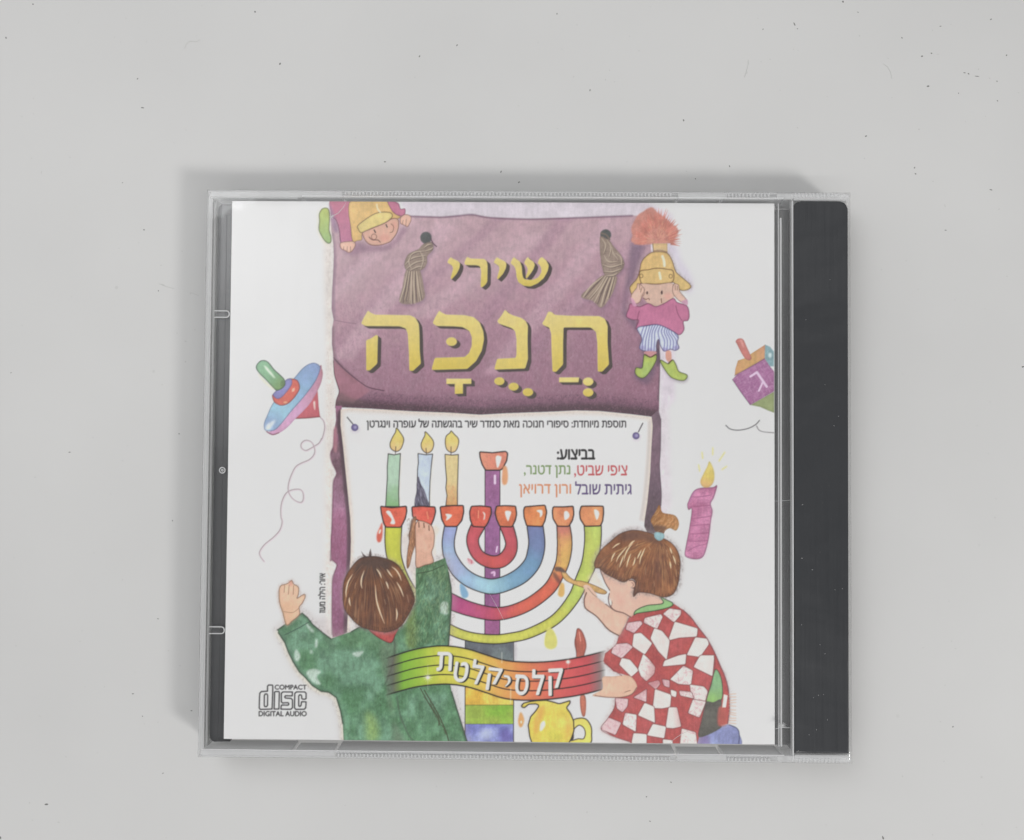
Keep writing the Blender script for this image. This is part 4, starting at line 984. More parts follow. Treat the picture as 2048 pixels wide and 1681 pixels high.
def paint_staff():
    top = smooth(z('T', 60, 200, 130, 175, 300, 125, 480, 97, 620, 100, 760, 125, 900, 170, 1050, 215, 1200, 232, 1400, 232, 1600, 210, 1760, 180, 1920, 140), False, 12)
    bot = smooth(z('T', 50, 515, 130, 492, 300, 447, 480, 424, 620, 424, 760, 448, 900, 492, 1050, 540, 1200, 558, 1400, 554, 1600, 532, 1760, 502, 1920, 460), False, 12)
    m, bb = raster([np.vstack([top, bot[::-1]])])
    y0, y1, x0, x1 = bb
    X = X0+(np.arange(x0, x1)+.5)/S
    fade = np.clip((X-785)/22, 0, 1)*np.clip((1206-X)/28, 0, 1)
    cols = np.array([(110, 150, 62), (120, 168, 58), (160, 184, 66), (196, 194, 78), (206, 194, 86), (216, 168, 86), (214, 134, 84), (202, 92, 86), (196, 82, 86), (176, 80, 86)], float)
    xs = np.interp(X+3*NZ_MID[y0, x0:x1], 760+np.array([100, 200, 380, 520, 760, 980, 1200, 1500, 1700, 1900])/4.267, np.arange(10))
    c = np.stack([np.interp(xs, np.arange(10), cols[:, i]) for i in range(3)], 1)[None].repeat(y1-y0, 0)
    b = np.clip(1.0-blur(m, 5*S), 0, 1)[:, :, None]; c = c*(1-.16*b)
    # soft dark edges at both ends
    sh = np.clip((X-768)/20, 0, 1)*np.clip((1216-X)/16, 0, 1)
    composite(blur(m, 2*S)*sh[None, :], bb, (98, 88, 86), .75)
    composite(m*fade[None, :], bb, c, 1, .05)
    clip = np.zeros((CH, CW), np.float32); clip[:, x0:x1] = (np.clip((X-768)/22, 0, 1)*np.clip((1214-X)/24, 0, 1))[None, :]
    for t in (0, .25, .5, .75, 1):
        stroke(top*(1-t)+bot*t, 2.8 if t in (0, 1) else 2.4, (30, 26, 22), .95, sm=False, clip=clip)
    boxes = ((0, 'ת', 490, 150, 610, 305, 0), (1, 'ט', 635, 235, 748, 402, .1), (2, 'ל', 790, 215, 882, 420, .12), (3, 'ק', 920, 285, 1032, 472, .1), (4, 'י', 1058, 340, 1112, 440, .12), (5, 'ס', 1150, 345, 1262, 512, .06), (6, 'ל', 1300, 298, 1396, 510, 0), (7, 'ק', 1440, 292, 1556, 515, -.05))
    for _, ch, a, b_, c_, d, an in boxes:
        p = z('T', a, b_, c_, d).ravel()
        bo = .8
        if ch == 'י':
            q = z('T', 1064, 352, 1096, 362, 1104, 392, 1092, 418, 1070, 440); w = [4.4, 5.2, 5, 3.4, 1.6]
            for k in range(4):
                stroke(q+[1.3+.7*k, .7+.35*k], np.array(w)+.6, (30, 28, 26))
            stroke(q, np.array(w)+1, (58, 56, 52)); stroke(q, w, (222, 220, 212)); continue
        for k in range(4):
            text(ch, *p, (30, 28, 26), bold=bo+.2, ang=an, shear=-.08, off=(1.3+.7*k, .7+.35*k))
        text(ch, *p, (58, 56, 52), bold=bo+.4, ang=an, shear=-.08)
        text(ch, *p, (222, 220, 212), bold=bo, ang=an, shear=-.08)
    w = (240, 240, 226)
    for (cx, cy), L in ((z('T', 408, 365)[0], 26), (z('T', 1605, 232)[0], 16)):
        line([[cx, cy-L], [cx, cy+L]], [.3, 2.2, .3], w, .85, sm=False)
        for a in np.arange(0, 3.14, .52):
            d = np.array([np.cos(a), np.sin(a)])*L*.38; line([np.array([cx, cy])-d, [cx, cy], np.array([cx, cy])+d], [.2, 1.5, .2], w, .6, sm=False)
        fill(ell(cx, cy, 3), w, .8, soft=1)
    for a in ((1040, 150, 1040, 240), (1115, 450, 1115, 590)):
        line(z('T', *a), 1.6, w, .5, sm=False, soft=.6)

def paint_boy():
    # shading round the figure
    fill(z('O', 640, 1000, 580, 800, 440, 800, 400, 720, 560, 960), (196, 186, 186), .5, soft=5)
    body = np.vstack([z('O', 78, 925, 160, 862, 330, 748, 390, 800, 440, 870, 540, 955, 625, 1012, 830, 942, 905, 898, 1020, 915, 1120, 985, 1230, 1050, 1300, 930, 1385, 850, 1440, 740, 1490, 640, 1492, 500, 1492, 290, 1640, 245, 1795, 185, 1830, 330, 1852, 480, 1862, 600, 1842, 850, 1828, 1070), z('P', 1815, 230, 1830, 480, 1862, 640, 1912, 800, 1965, 980, 2015, 1150),
        [[934, 1492], [688, 1492]], z('P', 752, 1100, 745, 960, 720, 830, 680, 695, 600, 642, 520, 630, 430, 572, 360, 492, 300, 430, 240, 332, 190, 232, 150, 130, 85, 30)])
    fill(np.asarray(body)+[-4, 4], (226, 224, 190), .55, sm=False, soft=4)
    pencil_halo(body, 20, 700, sm=False)
    m = fill(body, (84, 124, 90), 1, sm=False, tex=.26, edge=.26, mix=(102, 138, 114))
    for p, c, a, s in ((z('O', 1500, 280, 1800, 190, 1850, 560, 1780, 420, 1640, 380, 1560, 420), (86, 118, 84), .75, 4), (z('P', 1130, 150, 1280, 100, 1300, 300, 1200, 640, 1260, 900, 1400, 1180, 1260, 1180, 1260, 800, 1150, 400), (102, 118, 98), .7, 4), (z('P', 980, 850, 1080, 900, 1110, 1100, 1000, 1140), (140, 166, 92), .7, 6),
                       (z('P', 100, 40, 240, 330, 420, 560, 560, 640, 720, 760, 800, 900, 700, 740, 480, 600, 200, 300), (96, 138, 134), .6, 4), (z('O', 1400, 700, 1480, 700, 1500, 1080, 1400, 1080), (128, 140, 72), .6, 5), (z('P', 560, 80, 700, 100, 640, 200), (98, 128, 106), .6, 4), (z('O', 700, 960, 900, 930, 1200, 1060, 1100, 1110, 800, 1080), (96, 132, 96), .5, 5)):
        fill(p, c, a, soft=s, clip=m, tex=.2)
    for p in (z('P', 260, 200, 310, 260, 290, 320, 250, 300), z('P', 370, 440, 440, 400, 520, 430, 480, 480, 520, 560, 440, 540), z('P', 470, 90, 490, 120, 480, 180, 460, 170), z('O', 370, 850, 450, 930, 430, 950, 380, 890), z('O', 1750, 650, 1820, 640, 1820, 760, 1740, 740), z('P', 420, 200, 440, 240, 410, 240), z('P', 840, 240, 960, 220, 900, 280)):
        fill(p, (206, 216, 210), .75, soft=1.5, clip=m, tex=.1)
    hatch(m, 3200, 8, 1.5, 1.2, (66, 102, 76), .26, .6); hatch(m, 2300, 8, 1.4, 1.2, (150, 186, 158), .22, .6)
    slv = full(*raster([z('O', 1500, 280, 1800, 190, 1850, 560, 1830, 1060, 1420, 1080, 1490, 640)]))*m
    hatch(slv, 700, 14, 1.7, 1.6, (56, 74, 50), .36, .35); hatch(slv, 260, 14, 1.7, 1.5, (168, 190, 140), .35, .35)
    ol = np.vstack([body[-12:], body[:18]])
    for seg in (body[:7], body[7:13], body[20:27], body[27:32], body[34:]):
        stroke(seg, 2.5, (50, 60, 50), .8, sm=False, wob=.5); stroke(seg, 7, (62, 84, 66), .45, sm=False, soft=2, clip=m)
    line(z('O', 150, 975, 300, 900, 420, 830), 2, (70, 96, 84), .7); line(z('O', 1510, 345, 1640, 320, 1780, 260), 1.8, (66, 84, 60), .7)
    line(z('P', 1270, 60, 1270, 300, 1180, 560), 2.6, (82, 92, 78), .6, soft=1)
    line(z('P', 1540, 600, 1640, 780, 1720, 900, 1730, 980), 2.2, (74, 74, 54), .75); line(z('P', 1580, 620, 1720, 860, 1800, 1040, 1830, 1140), 2.4, (74, 74, 54), .75); line(z('P', 1300, 680, 1330, 860, 1400, 1040, 1470, 1150), 3, (86, 100, 86), .6, soft=.8)
    for k in range(14):
        a = rng.uniform(0, 1); x, y = 1580+a*220, 640+a*400
        line(z('P', x+rng.normal(0, 14), y, x+30+rng.normal(0, 12), y+80), 1.1, (78, 84, 58), .6)
    # hands
    hand = z('O', 92, 525, 112, 470, 150, 458, 190, 442, 222, 415, 242, 452, 292, 488, 290, 560, 278, 600, 345, 560, 362, 582, 330, 650, 300, 690, 302, 765, 230, 830, 168, 872, 130, 745, 98, 640)
    fill(np.asarray(hand)+[-2, 1], (226, 206, 190), .6, soft=2.5); pencil_halo(hand, 8, 110, (160, 130, 116), .32); fill(hand, (216, 176, 146), 1, edge=.16, mix=(220, 182, 156)); outline(hand, 1.4, (150, 106, 80), .7)
    for a in ((150, 470, 145, 540), (196, 460, 188, 560), (242, 470, 238, 560)):
        line(z('O', *a), 1.6, (176, 126, 100), .7)
    line(z('O', 140, 735, 230, 745, 300, 700), 1.4, (190, 140, 116), .7); fill(z('O', 190, 430, 230, 430, 215, 480), (196, 130, 120), .5, soft=1.5)
    # raised hand with the brush handle
    fill(z('M', 470, 760, 600, 600, 640, 420, 700, 440, 700, 1180, 560, 1220), (212, 196, 186), .5, soft=4); fill(z('M', 960, 560, 1060, 600, 1000, 760, 1000, 1000, 960, 960), (214, 196, 176), .6, soft=3)
    h2 = z('M', 690, 600, 700, 520, 740, 475, 800, 478, 860, 500, 930, 540, 965, 600, 985, 700, 972, 860, 942, 960, 968, 1105, 840, 1150, 708, 1182, 700, 960, 692, 800)
    fill(h2, (214, 168, 146), 1, edge=.12, mix=(214, 172, 152)); outline(h2, 1.4, (140, 90, 72), .7)
    for a in ((745, 500, 750, 570), (822, 510, 828, 575), (900, 550, 905, 620)):
        line(z('M', *a), 2.4, (140, 88, 70), .8)
    fill(ell(*z('M', 905, 870)[0], 3, 4), (190, 140, 120), .5, soft=1)
    br = z('M', 660, 440, 705, 420, 690, 560, 690, 700, 690, 830, 640, 1000, 605, 1150, 570, 1200, 560, 1090, 580, 900, 600, 780, 590, 700, 615, 600)
    m = fill(br, (190, 138, 104), 1, tex=.2, edge=.2); stroke(z('M', 640, 460, 610, 640, 600, 760), 2, (92, 68, 58), .7); hatch(m, 60, 14, 1.65, 1.4, (112, 76, 56), .6); outline(br, 1.1, (120, 84, 64), .6)
    hatch(full(*raster([z('M', 560, 440, 690, 420, 620, 760, 570, 760)])), 60, 10, 1.7, 1.2, (120, 102, 92), .5)
    # collar and hair
    fill(z('O', 1000, 905, 1110, 890, 1310, 875, 1280, 980, 1232, 1056, 1100, 1000), (166, 74, 72), 1, edge=.15, tex=.15); line(z('O', 1010, 920, 1110, 1000, 1235, 1055, 1285, 970), 1.6, (92, 50, 50), .7)
    pencil_halo(z('O', 920, 192, 1050, 168, 1180, 190, 1290, 240, 1370, 340, 1440, 480, 1482, 605, 1452, 705, 1400, 800, 1330, 895, 1200, 945, 1050, 925, 920, 885, 820, 790, 760, 700, 745, 560, 760, 420, 820, 300), 10, 240, (96, 82, 78), .4)
    hr = z('O', 920, 192, 1050, 168, 1180, 190, 1290, 240, 1370, 340, 1440, 480, 1482, 605, 1452, 705, 1400, 800, 1330, 895, 1200, 945, 1050, 925, 920, 885, 820, 790, 760, 700, 745, 560, 760, 420, 820, 300)
    m = fill(hr, (106, 70, 54), 1, tex=.2, edge=.35, mix=(124, 82, 56))
    top = z('O', 1030, 215)[0]
    fill(z('O', 860, 250, 1050, 170, 1250, 220, 1200, 330, 1040, 400, 900, 400), (74, 62, 60), .75, soft=6, clip=m)
    sd = []; cols = (((70, 52, 48), .55, 240, 1.7), ((150, 102, 70), .5, 170, 1.6), ((92, 60, 48), .5, 160, 1.6), ((196, 156, 116), .5, 26, 1.4))
    for c, al, n, w in cols:
        cs = []
        for _ in range(n):
            a = rng.uniform(-1.25, 1.25); r0 = rng.uniform(.12, .8); r1 = min(1.02, r0+rng.uniform(.12, .34))
            f = lambda r: top+np.array([np.sin(a)*(72*np.sin(min(r, 1)*1.75)), 148*r**1.12*(1-.20*abs(np.sin(a))**2)-6])
            pts = np.array([f(r) for r in np.linspace(r0, r1, 6)])
            cs += stroke_contours(pts, np.array([.2, w*.6, w, w*.8, w*.5, .2]))
        mm, bb = raster(cs); composite(mm, bb, c, al, 0, m)
    for h in ((845, 350, 800, 430, 778, 520, 778, 590), (965, 310, 938, 390, 932, 450, 942, 500), (1088, 295, 1120, 340, 1142, 395), (1195, 300, 1225, 345, 1255, 385), (1245, 275, 1290, 310, 1325, 365, 1345, 420), (1078, 460, 1085, 580, 1105, 680, 1140, 780, 1172, 860),
              (1295, 430, 1335, 500, 1368, 585), (812, 590, 812, 630, 822, 680), (1185, 425, 1200, 460, 1212, 505), (745, 640, 750, 690), (1290, 700, 1300, 760, 1290, 830), (1170, 610, 1185, 660), (875, 440, 868, 500), (1120, 700, 1128, 740), (1400, 560, 1420, 640)):
        q = z('O', *h); stroke(q, np.array([.3, 2.0, 2.6, 1.8, .3]), (220, 186, 150), .85, clip=m); stroke(q+[.6, .4], np.array([.2, 1.0, 1.3, .9, .2]), (246, 230, 208), .75, clip=m)
    for t in np.linspace(.02, .98, 40):
        q = smooth(hr)[int(len(smooth(hr))*(.30+.42*t))]; d = (q-top); d = d/np.hypot(*d); line([q-d*8, q+d*rng.uniform(0, 4)], [1.6, .4], (84, 60, 50), .8, sm=False)
    for p in (z('O', 930, 110, 960, 150, 1010, 185, 960, 185), z('O', 1010, 180, 1015, 130, 1030, 85, 1040, 140, 1040, 185)):
        fill(p, (80, 66, 64), .9, sm=False)
    stroke(hr, 1.4, (70, 56, 52), .6, closed=True)

def paint_girl():
    fill(z('Q', 270, 700, 340, 540, 560, 350, 800, 310, 700, 370, 400, 520), (180, 172, 174), .6, soft=4); fill(z('Q', 280, 800, 340, 900, 430, 1030, 380, 1000, 200, 900), (216, 204, 184), .6, soft=3)
    # shoe, skirt and coat lining first
    p = z('R', 1390, 1500, 1550, 1430, 1680, 1400, 1790, 1378, 1880, 1420, 1915, 1490, 1905, 1640, 1390, 1640); m = fill(p, (136, 142, 186), 1, tex=.16, edge=.15, mix=(150, 160, 200)); fill(z('R', 1380, 1490, 1500, 1450, 1560, 1640, 1380, 1640), (128, 104, 150), .6, soft=4, clip=m); line(z('R', 1790, 1380, 1880, 1420, 1912, 1490, 1905, 1640), 1.8, (70, 72, 110), .75)
    shirt = z('R', 580, 100, 640, 40, 830, 0, 1020, -40, 1130, -70, 1235, 0, 1330, 90, 1420, 210, 1520, 340, 1610, 500, 1680, 660, 1740, 800, 1782, 960, 1795, 1200, 1772, 1370, 1640, 1380, 1560, 1430, 1440, 1490, 1400, 1640, 620, 1640, 600, 1588, 400, 1520, 252, 1432, 330, 1310, 410, 1180, 425, 1060, 620, 1020, 685, 930, 600, 800, 400, 742, 280, 620, 300, 528, 430, 420, 470, 310, 540, 200)
    fill(np.asarray(shirt)+[-4, 2], (222, 206, 204), .5, sm=False, soft=4)
    pencil_halo(shirt, 11, 420, (150, 118, 120), .3, sm=False); m = fill(shirt, (180, 88, 88), 1, sm=False, tex=.16, edge=.14, mix=(168, 78, 76)); hatch(m, 900, 8, .8, 1.3, (146, 62, 64), .3, .6); hatch(m, 500, 8, .9, 1.3, (200, 118, 116), .3, .6)
    quads = [(790, 100, 960, 60, 982, 90, 920, 222, 778, 150), (1010, 50, 1080, -10, 1205, 10, 1200, 60, 1130, 142), (580, 160, 720, 138, 742, 170, 650, 272, 558, 230), (1150, 158, 1393, 230, 1383, 320, 1200, 330, 1078, 362), (900, 238, 985, 270, 1065, 370, 1032, 578, 940, 482, 858, 350),
             (655, 300, 730, 288, 852, 400, 772, 522, 638, 432), (1390, 342, 1522, 358, 1535, 420, 1442, 552, 1298, 532), (420, 420, 560, 408, 622, 450, 502, 572, 388, 512), (1030, 608, 1180, 552, 1262, 538, 1252, 650, 1008, 672), (1450, 558, 1602, 558, 1580, 782, 1378, 682),
             (510, 588, 600, 608, 692, 720, 612, 792, 483, 662), (763, 548, 820, 600, 892, 690, 882, 760, 800, 842, 740, 790, 708, 710), (1240, 688, 1342, 740, 1322, 892, 1190, 882, 1098, 832), (820, 880, 940, 848, 962, 890, 910, 952), (988, 838, 1072, 850, 1072, 932, 1010, 910),
             (1330, 908, 1480, 930, 1522, 980, 1490, 1102, 1360, 1060, 1340, 990), (910, 968, 1084, 1030, 1072, 1160, 985, 1176, 886, 1172), (650, 1050, 795, 958, 792, 1102), (1200, 975, 1330, 990, 1360, 1062, 1210, 1030), (1090, 960, 1160, 985, 1150, 1050, 1095, 1030), (430, 1068, 572, 1078, 562, 1160, 510, 1222, 450, 1182),
             (780, 1128, 882, 1170, 892, 1345, 708, 1262), (1360, 1088, 1502, 1110, 1430, 1282, 1308, 1232), (1070, 1188, 1160, 1188, 1205, 1392, 1120, 1412, 1038, 1405), (550, 1248, 672, 1268, 662, 1452, 520, 1372), (330, 1298, 482, 1360, 420, 1492, 268, 1432), (880, 1378, 1022, 1408, 1002, 1535, 818, 1502), (650, 1488, 792, 1500, 790, 1640, 628, 1600),
             (1230, 1438, 1380, 1480, 1400, 1640, 1208, 1640), (1000, 1558, 1105, 1570, 1110, 1640, 1000, 1640)]
    pk = {2, 7, 13, 14, 17, 20, 25}
    for i, q in enumerate(quads):
        p = z('R', *q); p = rnd(p.mean(0)+(p-p.mean(0))*1.16, 4)
        mm = fill(p, (222, 212, 208) if i not in pk else (214, 186, 188), 1, sm=False, tex=.04, clip=m); stroke(p, 1.8, (104, 48, 50), .65, sm=False, closed=True, clip=m)
        if i in pk or i in (0, 1, 11, 12, 18, 28, 22, 15, 24):
            hatch(mm*m, 22, 10, .9, 2.0, (186, 128, 140), .45, .8)
    for p in (z('R', 880, 540, 960, 620, 980, 900, 800, 900, 840, 700), z('R', 600, 840, 760, 860, 800, 960, 650, 1020), z('R', 1160, 1040, 1230, 1240, 1210, 1500, 1160, 1200)):
        fill(p, (150, 62, 66), .35, soft=6, clip=m)
    p = z('R', 1630, 715, 1702, 850, 1695, 1085, 1520, 1112, 1575, 900); fill(p, (134, 178, 132), 1, tex=.1, edge=.12, grad=((1435, 1345), (1430, 1405), (134, 172, 128), (140, 180, 106))); outline(p, 1.6, (80, 74, 66), .7)
    p = z('R', 1510, 1112, 1600, 1110, 1695, 1080, 1690, 1250, 1660, 1350, 1690, 1420, 1430, 1530, 1460, 1320); fill(p, (92, 90, 84), 1, tex=.2, edge=.1)
    fill(z('R', 1665, 1180, 1740, 1180, 1775, 1350, 1660, 1390), (176, 92, 84), .9, soft=1.5); p = z('R', 1728, 1015, 1772, 1030, 1752, 1172, 1708, 1172); fill(p, (222, 214, 208), 1, sm=False)
    stroke(z('R', 1235, 0, 1330, 90, 1420, 210, 1520, 340, 1610, 500, 1680, 660, 1740, 800, 1782, 960, 1795, 1200, 1772, 1370), 2.2, (118, 66, 74), .75)
    stroke(z('R', 1610, 560, 1620, 680, 1560, 920, 1510, 1110, 1460, 1320, 1420, 1490), 2, (116, 64, 70), .6)
    stroke(z('R', 425, 1060, 410, 1180, 330, 1310, 252, 1432, 400, 1520, 600, 1588), 1.7, (122, 66, 70), .7); stroke(z('R', 580, 100, 540, 200, 470, 310, 430, 420, 300, 528), 1.6, (140, 92, 92), .6)
    for y in np.linspace(1010, 1370, 11):
        line(z('R', 1788, y+rng.normal(0, 6), 1872, y+rng.normal(4, 10)), 1.8, (204, 166, 142), .6, sm=False)
    # arms
    p = z('R', 270, 812, 400, 800, 560, 788, 640, 830, 685, 930, 622, 1012, 500, 1050, 330, 1052, 150, 1030, 270, 950); fill(p, (220, 180, 156), 1, edge=.12); line(z('R', 680, 935, 622, 1012, 500, 1050, 330, 1052, 180, 1030), 1.6, (130, 84, 74), .75); line(z('R', 540, 990, 580, 975, 605, 970), 1.6, (150, 100, 84), .7); line(z('R', 290, 640, 400, 720, 500, 790), 2, (150, 80, 84), .6)
    arm = z('Q', 165, 1010, 200, 975, 250, 1000, 290, 1080, 400, 1170, 500, 1240, 620, 1290, 645, 1330, 600, 1430, 545, 1522, 430, 1455, 300, 1310, 180, 1222, 158, 1140)
    pencil_halo(arm, 9, 120, (150, 128, 118), .3)
    fill(arm, (220, 182, 162), 1, edge=.12, mix=(214, 174, 156)); line(z('Q', 200, 1010, 170, 1080, 158, 1140, 180, 1222, 300, 1310, 430, 1455, 545, 1522), 2.3, (112, 78, 70), .85); line(z('Q', 400, 1170, 500, 1240, 620, 1290), 1.8, (130, 92, 84), .7)
    br = z('Q', -110, 760, -60, 800, 0, 868, 60, 905, 130, 912, 250, 950, 400, 1022, 395, 1056, 330, 1050, 230, 1010, 100, 968, 0, 930, -70, 880)
    fill(br, (206, 166, 108), 1, tex=.14, edge=.18); outline(br, 1.2, (140, 100, 66), .75)
    fill(z('N', 990, 1190, 1060, 1180, 1130, 1220, 1150, 1270, 1060, 1250, 1000, 1240), (86, 70, 70), .85, soft=1); fill(z('N', 960, 1260, 1010, 1280, 1080, 1400, 1060, 1440, 980, 1340), (96, 66, 62), .7, soft=1.5)
    fill(z('Q', 150, 970, 200, 955, 260, 1010, 300, 1080, 250, 1090, 190, 1040), (222, 186, 166), 1); line(z('Q', 200, 990, 260, 1060, 300, 1090), 1.4, (150, 108, 96), .6)
    # head
    face = z('Q', 335, 775, 400, 835, 500, 880, 600, 920, 680, 895, 745, 940, 730, 1040, 780, 1030, 1030, 1095, 1060, 1160, 850, 1200, 740, 1260, 680, 1315, 600, 1290, 500, 1245, 462, 1195, 440, 1110, 445, 1020, 390, 920)
    fill(face, (218, 180, 162), 1, tex=.05, edge=.08); fill(ell(*z('Q', 560, 1120)[0], 12, 10), (220, 164, 150), .4, soft=4)
    line(z('Q', 335, 775, 390, 920, 445, 1015), 1.9, (104, 76, 72), .8); line(z('Q', 440, 1050, 430, 1110, 445, 1180, 500, 1240, 600, 1270, 680, 1315), 2, (110, 72, 70), .8); line(z('Q', 448, 1110, 470, 1150, 460, 1200), 1.6, (130, 84, 80), .8)
    fill(z('Q', 445, 1100, 465, 1130, 465, 1185, 450, 1160), (236, 226, 218), .8)
    p = z('Q', 1018, 1096, 1080, 1120, 1152, 1160, 1120, 1202, 960, 1242, 760, 1272, 718, 1292, 740, 1240, 860, 1186, 1040, 1162); fill(p, (146, 188, 128), 1, edge=.12); outline(p, 1.8, (66, 92, 66), .8)
    hr = z('Q', 280, 760, 278, 690, 340, 572, 450, 470, 560, 382, 700, 340, 850, 360, 1000, 412, 1120, 472, 1200, 560, 1236, 680, 1232, 800, 1210, 950, 1150, 1062, 1040, 1092, 900, 1052, 770, 1040, 712, 1085, 722, 970, 735, 920, 690, 885, 600, 922, 500, 882, 400, 832, 330, 772)
    pencil_halo(hr, 13, 300, (104, 92, 90), .4); m = fill(hr, (132, 88, 66), 1, tex=.2, edge=.32, mix=(152, 104, 72))
    fill(z('Q', 560, 390, 700, 345, 860, 362, 1000, 420, 980, 500, 800, 450, 600, 460), (104, 78, 70), .7, soft=4, clip=m); fill(z('Q', 300, 640, 420, 780, 620, 900, 720, 900, 800, 1040, 700, 1080, 500, 900, 320, 800), (104, 78, 70), .7, soft=5, clip=m); fill(z('Q', 950, 480, 1060, 520, 1060, 860, 940, 880), (110, 78, 68), .55, soft=6, clip=m)
    top = z('Q', 1000, 430)[0]
    for c, al, n, w in (((84, 60, 54), .5, 190, 1.5), ((176, 128, 88), .5, 150, 1.5), ((112, 72, 56), .5, 120, 1.5), ((196, 152, 104), .5, 60, 1.4)):
        cs = []
        for _ in range(n):
            a = rng.uniform(-1.0, 1.02) if w < 1.8 else rng.choice([rng.uniform(.25, .95), rng.uniform(-.75, -.3)], p=[.78, .22])
            r0 = rng.uniform(.1, .85) if w < 1.8 else rng.uniform(.28, .62); r1 = min(1.0, r0+rng.uniform(.1, .26))
            f = lambda r: top+np.array([-np.sin(a*1.5)*128*np.sin(min(r, 1)*1.5)*(1 if a > 0 else .40), 112*r**1.25*(1-.50*max(a, 0)**1.4)*(1-.25*max(-a, 0))+(6 if a > 0 else 2)*r])
            cs += stroke_contours(np.array([f(r) for r in np.linspace(r0, r1, 6)]), np.array([.2, w*.6, w, w*.8, w*.5, .2]))
        mm, bb = raster(cs); composite(mm, bb, c, al, 0, m)
    for h in ((640, 520, 580, 590, 540, 640, 515, 700), (705, 480, 650, 550, 620, 610, 600, 690), (840, 535, 812, 600, 790, 650, 778, 725), (800, 560, 770, 620, 755, 660), (725, 455, 690, 480, 650, 525), (1118, 535, 1130, 570, 1142, 605), (1150, 620, 1170, 670, 1186, 725), (1118, 690, 1124, 730, 1130, 770),
              (560, 485, 520, 505, 470, 545), (505, 590, 480, 630, 458, 690), (600, 620, 575, 690, 550, 760), (680, 600, 650, 680, 632, 760), (880, 520, 900, 560), (470, 640, 462, 690), (730, 640, 718, 700, 700, 740), (940, 910, 945, 970), (1190, 780, 1195, 860), (1080, 560, 1092, 640), (540, 720, 530, 790), (850, 760, 845, 840), (760, 480, 740, 520)):
        q = z('Q', *h); stroke(q, np.array([.3, 2.2, 2.7, 1.8, .3]), (220, 182, 134), .8, clip=m); stroke(q+[.5, .4], np.array([.2, 1.1, 1.4, .9, .2]), (246, 232, 204), .8, clip=m)
    sh = smooth(hr); L = len(sh)
    for t in np.linspace(.42, .98, 44):
        q = sh[int(L*t)]; d = q-top; d = d/np.hypot(*d); line([q-d*6, q+d*rng.uniform(0, 3)], [1.5, .4], (92, 66, 56), .7, sm=False)
    stroke(hr, 1.6, (82, 66, 64), .6, closed=True)
    p = z('Q', 640, 920, 680, 897, 728, 925, 738, 965, 715, 990, 690, 970, 660, 990); fill(p, (220, 182, 162), 1); line(z('Q', 665, 905, 705, 905, 732, 940, 725, 980, 705, 990), 2, (110, 76, 70), .85); line(z('Q', 690, 925, 710, 945, 705, 970), 1.4, (150, 104, 92), .7)
    p = z('Q', 905, 225, 960, 130, 1000, 58, 1030, 130, 1060, 150, 1180, 178, 1222, 265, 1190, 345, 1120, 320, 1070, 345, 1040, 385, 960, 352, 930, 290)
    m = fill(p, (186, 142, 98), 1, tex=.2, edge=.15, mix=(166, 118, 78)); fill(z('Q', 930, 290, 1050, 290, 1090, 330, 1040, 385, 950, 350), (96, 76, 72), .7, soft=2, clip=m); hatch(m, 60, 14, -1.1, 1.3, (120, 84, 60), .4, .3); hatch(m, 50, 14, -.9, 1.3, (218, 182, 138), .4, .3)
    p = z('Q', 958, 365, 1045, 378, 1055, 425, 1000, 460, 948, 420); fill(p, (154, 188, 194), 1, edge=.15, tex=.12)

def paint_cover():
    paint_banner(); paint_tassels(); paint_title(); paint_gnomes(); paint_toys(); paint_sheet(); paint_texts()
    paint_menorah(); paint_jug(); paint_boy(); paint_staff(); paint_girl()

# ---------------------------------------------------------------- the table
def table_point(px, py):
    """tracing units of the photograph -> millimetres on the tabletop (a fixed, one-off calibration)"""
    return unproject(px, py, 0.0)
def cam_matrix():
    a, b, c = CAM_ROT
    Rx = np.array([[1, 0, 0], [0, math.cos(a), -math.sin(a)], [0, math.sin(a), math.cos(a)]])
    Ry = np.array([[math.cos(b), 0, math.sin(b)], [0, 1, 0], [-math.sin(b), 0, math.cos(b)]])
    Rz = np.array([[math.cos(c), -math.sin(c), 0], [math.sin(c), math.cos(c), 0], [0, 0, 1]])
    return Rz@Ry@Rx
SCAN_R, SCAN_T, SCAN_F = cam_matrix(), np.array(CAM_LOC), 1024/math.tan(math.radians(29.0))
def unproject(px, py, zz):
    d = SCAN_R@np.array([(px-1024)/SCAN_F, (840.5-py)/SCAN_F, -1.0]); k = (zz-SCAN_T[2])/d[2]
    return SCAN_T+d*k
def project(P):
    c = (P-SCAN_T)@SCAN_R
    return 1024+SCAN_F*c[:, 0]/-c[:, 2], 840.5-SCAN_F*c[:, 1]/-c[:, 2]

bm = bmesh.new()
add_box(bm, -520, 520, -400, 430, -30, 0, 1.5)
